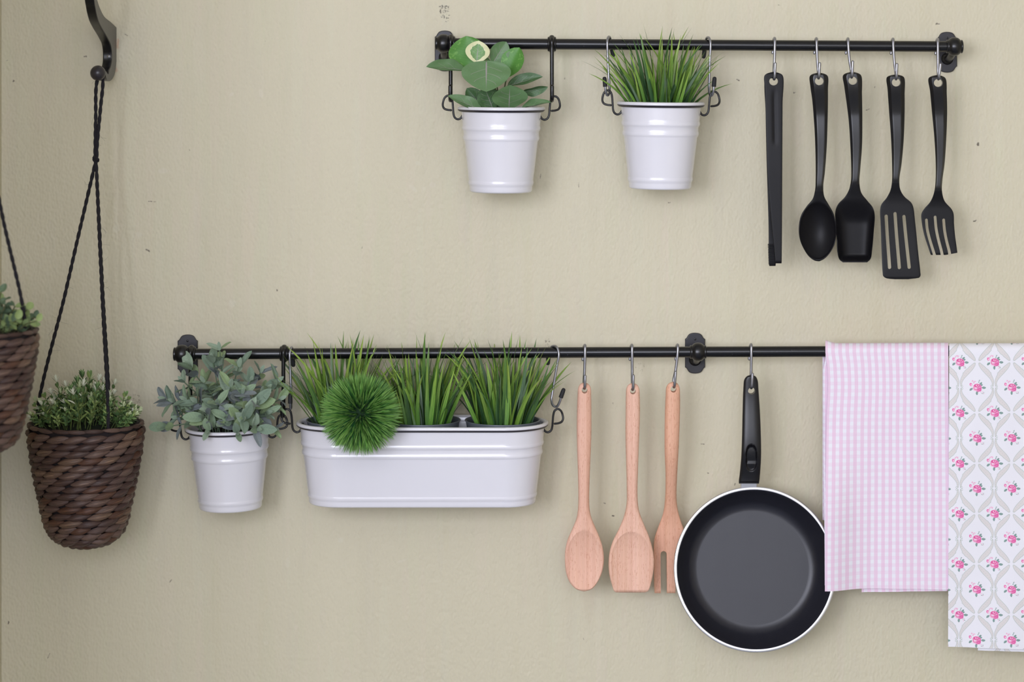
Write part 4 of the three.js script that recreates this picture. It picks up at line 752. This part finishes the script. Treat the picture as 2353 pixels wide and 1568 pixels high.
// --- beech tools
const woodMap = canvas(512, 1024, (g, w, h) => {
  const r = rng(700); g.fillStyle = 'rgb(228,184,160)'; g.fillRect(0, 0, w, h);
  for (let i = 0; i < 240; i++) { g.fillStyle = r() < 0.5 ? `rgba(240,202,180,${0.05 + r() * 0.12})` : `rgba(208,158,132,${0.05 + r() * 0.12})`; g.fillRect(r() * w, 0, 2 + r() * 16, h); }
  for (let i = 0; i < 2600; i++) { g.fillStyle = `rgba(186,124,98,${0.12 + r() * 0.4})`; const L = 5 + r() * 16; g.fillRect(r() * w, r() * h, 1 + r() * 1.3, L); }
  for (let i = 0; i < 60; i++) { g.strokeStyle = `rgba(176,110,84,${0.25 + r() * 0.3})`; g.lineWidth = 1.4; const x = r() * w, y = r() * h; g.beginPath(); g.arc(x, y, 3 + r() * 4, 0.2, 2.9); g.stroke(); }
});
const wood = (ox, oy, c) => { const m = woodMap.clone(); m.repeat.set(1 / 0.13, 1 / 0.26); m.offset.set(ox, oy); m.needsUpdate = true; return new THREE.MeshStandardMaterial({ map: m, color: new THREE.Color(c), roughness: 0.62 }); };
const flatTop = (y0, y1) => (u, y) => oval(2.2)(u) * lerp(0.62, 1, sstep(y0, y1, y));
const GW = 'wooden kitchen tools on the lower rail';
const nearEdge = (q, soft) => clamp(q / soft, 0, 1);
{
  const L = zw([[194, 331], [176, 338], [164, 358], [159, 410], [156, 500], [155, 600], [157, 700], [162, 850], [163, 1000], [154, 1070], [130, 1132], [105, 1190], [92, 1250], [90, 1305], [97, 1370], [115, 1420], [150, 1459], [190, 1472]]), R = zw([[196, 331], [217, 338], [231, 358], [234, 410], [235, 500], [235, 600], [232, 700], [226, 850], [224, 1000], [233, 1062], [256, 1120], [284, 1188], [300, 1250], [303, 1310], [293, 1368], [270, 1420], [238, 1459], [200, 1472]]);
  const g = loft({ L, R, rows: 170, nu: 44, zc: y => UZ + 0.002 * sstep(1150, 1250, y), tf: y => lerp(0.0075, 0.006, sstep(1150, 1230, y)), tb: y => lerp(0.0075, 0.006, sstep(1150, 1230, y)), F: (u, y) => lerp(flatTop(893, 905)(u, y), oval(2.6)(u), sstep(1160, 1210, y)), B: oval(2.1), dish: (x, y) => { const dx = (x - 1342.5) / 41.5, dy = (y - 1289) / 69, q = dx * dx + dy * dy; return q < 1 ? 0.0085 * Math.pow(1 - q, 0.8) : 0; } });
  tool('wooden_spoon', 'wooden spoon with an oval bowl, leftmost wooden tool', cut(creased(g, 0.5), [drill(1343, 896, UZ, 6.6, 7)]), P(1343, 896, UZ), P(1343, 1190, UZ).y, wood(0.1, 0.2, 'rgb(255,250,250)'), ['handle', 'bowl'], GW);
}
{
  const L = zw([[459, 334], [440, 341], [427, 360], [423, 410], [422, 500], [421, 600], [424, 750], [428, 900], [427, 990], [413, 1060], [385, 1130], [351, 1200], [334, 1260], [329, 1320], [333, 1380], [345, 1430], [360, 1472], [372, 1478]]), R = zw([[461, 334], [482, 341], [495, 360], [499, 410], [500, 500], [497, 600], [490, 800], [487, 950], [495, 1030], [520, 1100], [549, 1170], [569, 1240], [577, 1300], [574, 1360], [563, 1420], [545, 1470], [530, 1478]]);
  const g = loft({ L, R, rows: 170, nu: 44, zc: y => UZ + 0.002 * sstep(1150, 1250, y), tf: y => lerp(0.0075, 0.005, sstep(1150, 1230, y)), tb: y => lerp(0.0075, 0.005, sstep(1150, 1230, y)), F: (u, y) => lerp(flatTop(893, 905)(u, y), oval(3)(u), sstep(1160, 1210, y)), B: oval(2.3), dish: (x, y) => { const c = 1451, dx = (x - c) / 46, dy = y < 1290 ? (y - 1290) / 67 : (y - 1290) / 160, q = dx * dx + dy * dy; return q < 1 ? 0.0075 * Math.pow(1 - q, 0.7) : 0; } });
  tool('wooden_scoop', 'wooden scoop with a flat straight end, middle wooden tool', cut(creased(g, 0.5), [drill(1454, 898, UZ, 6.6, 7)]), P(1454, 898, UZ), P(1454, 1190, UZ).y, wood(0.45, 0.5, 'rgb(255,252,252)'), ['handle', 'blade'], GW);
}
{
  const L = zw([[680, 327], [660, 334], [645, 354], [640, 410], [636, 520], [635, 700], [640, 850], [636, 980], [625, 1050], [600, 1120], [580, 1180], [575, 1240], [576, 1330], [579, 1474], [581, 1482]]), R = zw([[682, 327], [702, 334], [715, 354], [719, 420], [717, 550], [711, 700], [703, 850], [700, 960], [706, 1020], [722, 1082], [742, 1140], [757, 1200], [764, 1260], [766, 1330], [767, 1474], [766, 1482]]);
  const g = loft({ L, R, rows: 130, nu: 34, zc: y => UZ - 0.0375 * sstep(1020, 1210, y), tf: y => lerp(0.0072, 0.0035, sstep(1140, 1220, y)), tb: y => lerp(0.0072, 0.0035, sstep(1140, 1220, y)), F: (u, y) => lerp(flatTop(893, 905)(u, y), oval(4)(u), sstep(1150, 1200, y)), B: oval(2.4) });
  const sl = [[[629, 1268], [631, 1520]], [[706, 1268], [712, 1520]]].map(p => slot(zw(p), 14.2, 0.04));
  tool('wooden_fork', 'wooden fork with wide tines, partly behind the frying pan', cut(creased(g, 0.5), [drill(1547, 894, UZ, 6.6, 7), ...sl]), P(1547, 894, UZ), P(1547, 1190, UZ).y, wood(0.75, 0.1, 'rgb(250,238,228)'), ['handle', 'tines'], GW);
}

// --- frying pan
{
  const rimZ = 0.083, C = P(1735, 1308.5, rimZ), o = P(1726, 897, UZ), t = thing('frying_pan', 'black non-stick frying pan with a silver rim and black handle', 'pan', o);
  const R = 187 * S * K(rimZ), tilt = -0.16, at = C.clone().sub(o), nonstick = new THREE.MeshStandardMaterial({ color: new THREE.Color('rgb(34,34,42)'), roughness: 0.38, bumpMap: fine, bumpScale: 0.00012 });
  const face = g => { g.rotateX(Math.PI / 2); g.rotateX(tilt); g.translate(at.x, at.y, at.z); return g; };
  part('outer_shell', face(lathe([[R - 0.0048, 0.0004], [R - 0.004, 0.0012], [R - 0.0012, 0.0012], [R, 0.0002], [R - 0.0004, -0.003], [R - 0.004, -0.012], [R - 0.012, -0.027], [R - 0.024, -0.037], [R - 0.03, -0.0385], [0.0001, -0.0385]], 128)), M.aluminium, t, 'bright metal rim and outer shell');
  const inner = lathe([[0.0001, -0.0345], [R - 0.034, -0.0345], [R - 0.029, -0.0338], [R - 0.0245, -0.0315], [R - 0.0205, -0.0278], [R - 0.0125, -0.015], [R - 0.0075, -0.004], [R - 0.0056, 0.0005], [R - 0.0044, 0.0013]], 128);
  { const p = inner.attributes.position, uv = inner.attributes.uv; for (let i = 0; i < p.count; i++) uv.setXY(i, p.getX(i) / 0.04, p.getZ(i) / 0.04); }
  part('non_stick_lining', face(inner), nonstick, t, 'dark non-stick lining');
  const h = loft({ L: [[1725, 861.5], [1716, 865], [1710, 873], [1708, 890], [1706, 950], [1705, 1000], [1703, 1050], [1699.5, 1090], [1697.5, 1106], [1698, 1112]], R: [[1727, 861.5], [1736, 865], [1741, 874], [1743, 895], [1746.5, 950], [1748.5, 1000], [1749, 1050], [1747, 1085], [1745, 1106], [1744, 1112]], rows: 150, nu: 44, zc: y => UZ + 0.007 * sstep(900, 1035, y) - 0.0125 * sstep(1035, 1112, y), tf: () => 0.0068, tb: () => 0.006, F: oval(3), B: oval(2.4), dish: (x, y) => { const dx = Math.abs(x - 1726.5) / 13, up = sstep(1023, 1045, y), dn = sstep(1083, 1066, y), dy = Math.abs(y - 1053) / 31, q = Math.pow(dx, 2.4) + Math.pow(dy, 3.2); return q < 1 ? 0.0062 * Math.min(1, (1 - q) * 2.2) * lerp(1, 0.55, sstep(1058, 1068, y)) : 0; } });
  part('handle', local(cut(creased(h, 0.95), [drill(1726, 897.5, UZ, 8, 8, 0.05)]), t), std('rgb(17,16,20)', 0.38, { bumpMap: fine, bumpScale: 0.00008 }), t);
  const nk = new RoundedBoxGeometry(38 * S, 24 * S, 0.007, 3, 0.0018); { const p = P(1720.5, 1115, 0.0635); nk.rotateX(0.12); nk.translate(p.x, p.y, p.z); } part('neck', local(nk, t), M.aluminium, t, 'bright metal neck');
}

// ---------------------------------------------------------------- towels
const gingham = canvas(512, 512, (g, w, h) => {
  const r = rng(800), n = 8, c = w / n; g.fillStyle = 'rgb(238,236,243)'; g.fillRect(0, 0, w, h);
  for (let i = 0; i < n; i++) { g.fillStyle = 'rgba(233,190,216,0.62)'; g.fillRect(i * c, 0, c / 2, h); g.fillStyle = 'rgba(233,190,216,0.24)'; g.fillRect(0, i * c, w, c / 2); }
  for (let i = 0; i < w; i += 2) { g.fillStyle = `rgba(255,255,255,${r() * 0.1})`; g.fillRect(i, 0, 1, h); g.fillStyle = `rgba(190,160,190,${r() * 0.08})`; g.fillRect(0, i, w, 1); }
});
const weave = dataTex(128, 128, (u, v) => 0.5 + 0.25 * Math.sin(u * Math.PI * 2 * 32) * Math.sin(v * Math.PI * 2 * 32) + 0.3 * tileNoise(u, v, 24, 24, 2));
// half-drop lattice of leafy ogees round small roses; one tile is 48 x 70 mm
const floral = canvas(640, 928, (g, w, h) => {
  const r = rng(810);
  g.fillStyle = 'rgb(240,238,244)'; g.fillRect(0, 0, w, h);
  for (let i = 0; i < 5000; i++) { g.fillStyle = `rgba(214,210,224,${r() * 0.14})`; g.fillRect(r() * w, r() * h, 2, 2); }
  const rose = (x, y, s) => {
    const e = (dx, dy, a, b, rot, c) => { g.fillStyle = c; g.beginPath(); g.ellipse(x + dx * s, y + dy * s, a * s, b * s, rot, 0, 7); g.fill(); };
    const leaf = (dx, dy, rot, L) => { g.save(); g.translate(x + dx * s, y + dy * s); g.rotate(rot); g.fillStyle = 'rgb(148,172,166)'; g.beginPath(); g.moveTo(0, 0); g.quadraticCurveTo(L * 0.5 * s, -L * 0.55 * s, L * s, 0); g.quadraticCurveTo(L * 0.5 * s, L * 0.55 * s, 0, 0); g.fill(); g.strokeStyle = 'rgb(112,140,136)'; g.lineWidth = 1.6 * s; for (let q = 1; q < 4; q++) { g.beginPath(); g.moveTo(q * L / 4 * s, 0); g.lineTo((q * L / 4 + L * 0.14) * s, (q % 2 ? -1 : 1) * L * 0.2 * s); g.stroke(); } g.beginPath(); g.moveTo(0, 0); g.lineTo(L * 0.9 * s, 0); g.stroke(); g.restore(); };
    for (const [dx, dy, rot, L] of [[12, -12, -0.7, 20], [24, 2, 0.1, 24], [-22, 4, 2.5, 22], [0, 20, 1.6, 22], [16, -8, -0.3, 16]]) leaf(dx, dy, rot, L);
    e(2, 2, 24, 20, 0.2, 'rgb(240,164,204)'); e(-10, 6, 12, 14, 0, 'rgb(248,206,228)'); e(12, 12, 13, 9, 0.5, 'rgb(236,130,184)'); e(0, -8, 16, 9, 0, 'rgb(228,92,158)'); e(2, -9, 9, 5.5, 0, 'rgb(250,196,222)'); e(3, -10, 4.5, 3, 0, 'rgb(220,72,146)');
    g.strokeStyle = 'rgb(230,84,156)'; g.lineWidth = 3 * s; for (const [dx, dy, q, a0, a1] of [[2, 2, 12, 0.2, 2.4], [4, 6, 17, 0, 1.8], [-6, 4, 10, 1.6, 4], [10, 0, 11, -1, 1]]) { g.beginPath(); g.arc(x + dx * s, y + dy * s, q * s, a0, a1); g.stroke(); }
    e(-32, -14, 7, 9, -0.4, 'rgb(238,128,182)'); e(-30, -12, 3.5, 5, -0.4, 'rgb(250,206,228)');
    for (let i = 0; i < 9; i++) e(-26 + r() * 20, -36 + r() * 16, 2.6, 1.8, r() * 3, 'rgb(240,168,204)');
    for (let i = 0; i < 8; i++) { const q = r(); e(6 + q * 8, -18 - q * 20, 3.4, 1.6, -1 + r(), 'rgb(150,172,168)'); }
    for (let i = 0; i < 7; i++) e(18 + r() * 18, 24 + r() * 10, 3, 1.6, r(), i % 2 ? 'rgb(240,176,206)' : 'rgb(160,180,174)');
  };
  // one leafy band from a knot (x0, y0) to a curl (x1, y1): upright at both ends, scalloped on the curl cell's side
  const feather = (x0, y0, x1, y1) => {
    const q = w * 0.042, dx = x1 - x0, dy = y1 - y0, sx = Math.sign(dx), c = [], a = [], b = [], s0 = sstep(-0.14, 0.84, 0);
    for (let i = 0; i <= 60; i++) { const t = 0.045 + i / 60 * 0.925, k = (sstep(-0.14, 0.84, t) - s0) / (1 - s0); c.push([x0 + sx * q + (dx - 2 * sx * q) * k, y0 + dy * t, i / 60]); }
    c.forEach(([x, y, t], i) => {
      const p = c[Math.max(0, i - 1)], n = c[Math.min(60, i + 1)], L = Math.hypot(n[0] - p[0], n[1] - p[1]), nx = -(n[1] - p[1]) / L * Math.sign(dx * dy), ny = (n[0] - p[0]) / L * Math.sign(dx * dy);
      const wd = w * (0.014 + 0.056 * Math.pow(Math.sin(Math.PI * Math.pow(t, 0.62)), 1.1)), sc = t > 0.1 && t < 0.62 ? 1 + 0.16 * Math.abs(Math.sin(t * 21)) + 0.35 * sstep(0.2, 0.5, t) * (t < 0.52 ? 1 : 0) : 1;
      a.push([x + nx * wd * 0.85, y + ny * wd * 0.85]); b.push([x - nx * wd * sc * 0.85, y - ny * wd * sc * 0.85]);
    });
    g.beginPath(); a.forEach(([x, y], i) => i ? g.lineTo(x, y) : g.moveTo(x, y)); b.slice().reverse().forEach(([x, y]) => g.lineTo(x, y)); g.closePath();
    g.fillStyle = 'rgb(226,220,219)'; g.fill(); g.strokeStyle = 'rgb(196,203,199)'; g.lineWidth = 9; g.lineJoin = 'round'; g.stroke();
    g.fillStyle = 'rgb(198,200,192)'; c.forEach(([x, y], i) => { if (i % 5 === 2) { g.beginPath(); g.arc(x, y, 5, 0, 7); g.fill(); } });
  };
  for (const [kx, ky] of [[w / 2, 0], [w / 2, h]]) for (const sx of [-1, 1]) for (const sy of [-1, 1]) feather(kx, ky, kx + sx * w / 2, ky + sy * h / 2);
  g.strokeStyle = 'rgb(198,205,201)'; g.lineWidth = 9;
  for (const cx of [0, w]) for (const sx of [-1, 1]) for (const sy of [-1, 1]) { g.beginPath(); g.arc(cx + sx * w * 0.075, h / 2 + sy * h * 0.022, w * 0.024, 0, 5.6); g.stroke(); }
  for (const [ox, oy] of [[0, 0], [w, 0], [0, h], [w, h], [w / 2, h / 2]]) rose(ox, oy, 3.5);
});
// a cloth draped over the rod: fall(t) outlines in photo pixels; s runs across
function drape({ r, xl, xr, yf, yb, backFrom = 0, pad, seed, tileU, tileV, u0, v0, lift = () => 0, bulge = () => 0, layer = 0, thick = 0.0012 }) {
  const rad = RR + 0.0012 + pad, nu = 40, pos = [], uv = [], idx = [], path = [];
  const top = (px) => onRail(r, px).y;
  const nf = 60, na = 12, nb = 44;
  for (let j = 0; j <= nf; j++) path.push(['f', 1 - j / nf]);
  for (let j = 1; j <= na; j++) path.push(['a', j / na]);
  for (let j = 1; j <= nb; j++) path.push(['b', j / nb]);
  const NV = path.length;
  const surf = (off) => path.map(([k, t]) => {
    const row = [];
    for (let i = 0; i <= nu; i++) {
      const s = i / nu; let x, y, z, v;
      const Xf = q => lerp(xl(q), xr(q), s);
      if (k === 'f') { const px = Xf(t), cy = top(Xf(0)), yy = lerp(cy, P(px, lerp(yf[0], yf[1], s), RZ + rad).y, t); z = RZ + rad + off + layer + 0.0022 * noise.noise(s * 3 + seed, t * 2.2, seed) * sstep(0, 0.4, t) + 0.0012 * noise.noise(s * 7 + seed, t * 1.2, 3) * sstep(0.02, 0.3, t) - 0.004 * sstep(0.1, 1, t) + bulge(s, t); const w = P(px, 0, z); x = w.x; y = yy; v = -(cy - yy); }
      else if (k === 'a') { const px = Xf(0), cy = top(px), a = t * Math.PI, q = rad + off + lift(s) * Math.sin(a); y = cy + Math.sin(a) * q; z = RZ + Math.cos(a) * (rad + off) + layer * (0.5 + 0.5 * Math.cos(a)); x = P(px, 0, z).x; v = a * rad; }
      else { const px = lerp(xl(-t), xr(-t), s), cy = top(px), yy = lerp(cy, P(px, lerp(yb[0], yb[1], s), RZ - rad).y, t); z = RZ - rad - off + 0.0015 * noise.noise(s * 4 + seed, t * 2, 9) * t; x = P(px, 0, z).x; y = yy; v = Math.PI * rad + (cy - yy); }
      row.push([x, y, z, s, v]);
    }
    return row;
  });
  const width = P(xr(0.5), 0, RZ).x - P(xl(0.5), 0, RZ).x, outer = surf(thick / 2), innerS = surf(-thick / 2);
  for (const sheet of [outer, innerS]) for (const row of sheet) for (const [x, y, z, s, v] of row) { pos.push(x, y, z); uv.push(u0 + s * width / tileU, v0 + v / tileV); }
  const m = nu + 1, N = NV * m, quad = (a, b, c, d) => idx.push(a, b, c, b, d, c);
  for (let j = 0; j < NV - 1; j++) for (let i = 0; i < nu; i++) { const a = j * m + i; quad(a, a + 1, a + m, a + m + 1); quad(N + a + 1, N + a, N + a + m + 1, N + a + m); }
  for (let j = 0; j < NV - 1; j++) { const a = j * m; quad(N + a, a, N + a + m, a + m); const b = j * m + nu; quad(b, N + b, b + m, N + b + m); }
  for (let i = 0; i < nu; i++) { quad(N + i, N + i + 1, i, i + 1); const a = (NV - 1) * m + i; quad(a, a + 1, N + a, N + a + 1); }
  const g = new THREE.BufferGeometry(); g.setAttribute('position', new THREE.Float32BufferAttribute(pos, 3)); g.setAttribute('uv', new THREE.Float32BufferAttribute(uv, 2)); g.setIndex(idx);
  return creased(g, 0.9);
}
const cloth = map => { weave.repeat.set(8, 8); return new THREE.MeshPhysicalMaterial({ map, bumpMap: weave, bumpScale: 0.00015, roughness: 0.9, sheen: 0.3, sheenRoughness: 0.6, sheenColor: new THREE.Color(0.9, 0.88, 0.92), side: THREE.DoubleSide }); };
{
  const o = onRail(LO, 2040), mat = cloth(gingham), t = thing('tea_towel', 'pink and white gingham tea towel folded over the lower rail', 'towel', o);
  const TU = 8 * 16.3 * S * K(RZ), TV = 8 * 16.7 * S * K(RZ);
  const xl = q => q >= 0 ? 1899 + 4 * Math.exp(-(((q - 0.14) / 0.1) ** 2)) - 3.5 * sstep(0.2, 1, q) + (q < 0.05 ? -3 : 0) * (1 - q / 0.05) : 1890 + 4 * sstep(0, 0.3, -q), xr = q => q >= 0 ? 2179 + 3 * sstep(0, 0.8, q) : 2178;
  part('front_fold', local(drape({ r: LO, xl, xr, yf: [1351.5, 1356.5], yb: [1180, 1180], pad: 0.0022, bulge: (s, t) => 0.0235 * Math.exp(-((s / 0.22) ** 2)) * sstep(0.3, 0.72, t), seed: 3, tileU: TU, tileV: TV, u0: 0.02, v0: 0.0, layer: 0.0012, lift: s => 0.004 * Math.exp(-((s / 0.05) ** 2)) }), t), mat, t);
  part('under_fold', local(drape({ r: LO, xl: q => q >= 0 ? 1980 : 1984, xr: q => 2174 + (q > 0 ? 3 * q : 0), yf: [1363, 1360], yb: [1300, 1300], pad: 0.0, seed: 8, tileU: TU, tileV: TV, u0: 0.4, v0: 0.31 }), t), mat, t);
  part('side_fold', local(drape({ r: LO, xl: q => q >= 0 ? 1897 - 5 * sstep(0.02, 0.08, q) + 3 * sstep(0.1, 1, q) : 1890, xr: q => 1978, yf: [1338, 1338], yb: [1196, 1196], pad: 0.0, bulge: (s, t) => 0.0235 * Math.exp(-((s / 0.7) ** 2)) * sstep(0.3, 0.72, t), seed: 5, tileU: TU, tileV: TV, u0: 0.1, v0: 0.6 }), t), mat, t);
}
{
  const o = onRail(LO, 2320), mat = cloth(floral), t = thing('tea_towel', 'white rose-patterned tea towel at the right end of the lower rail', 'towel', o);
  const TU = 80 * S * K(RZ), TV = 116 * S * K(RZ), y0 = onRail(LO, 2205).y, vy = P(2205, 829, RZ).y;
  const u0 = -(2205.5 - 2181) / 80, v0 = (y0 - vy) / TV;
  part('front_fold', local(drape({ r: LO, xl: q => q >= 0 ? 2181 - 2.5 * q : 2184, xr: q => 2470, yf: [1487, 1497], yb: [1450, 1450], pad: 0.0014, seed: 13, tileU: TU, tileV: TV, u0, v0, layer: 0.0035 }), t), mat, t);
  part('under_fold', local(drape({ r: LO, xl: q => q >= 0 ? 2247 : 2260, xr: q => 2466, yf: [1497, 1504], yb: [1460, 1460], pad: -0.0002, seed: 18, tileU: TU, tileV: TV, u0: 0.3, v0: 0.2 }), t), mat, t);
}

renderer.render(scene, camera);
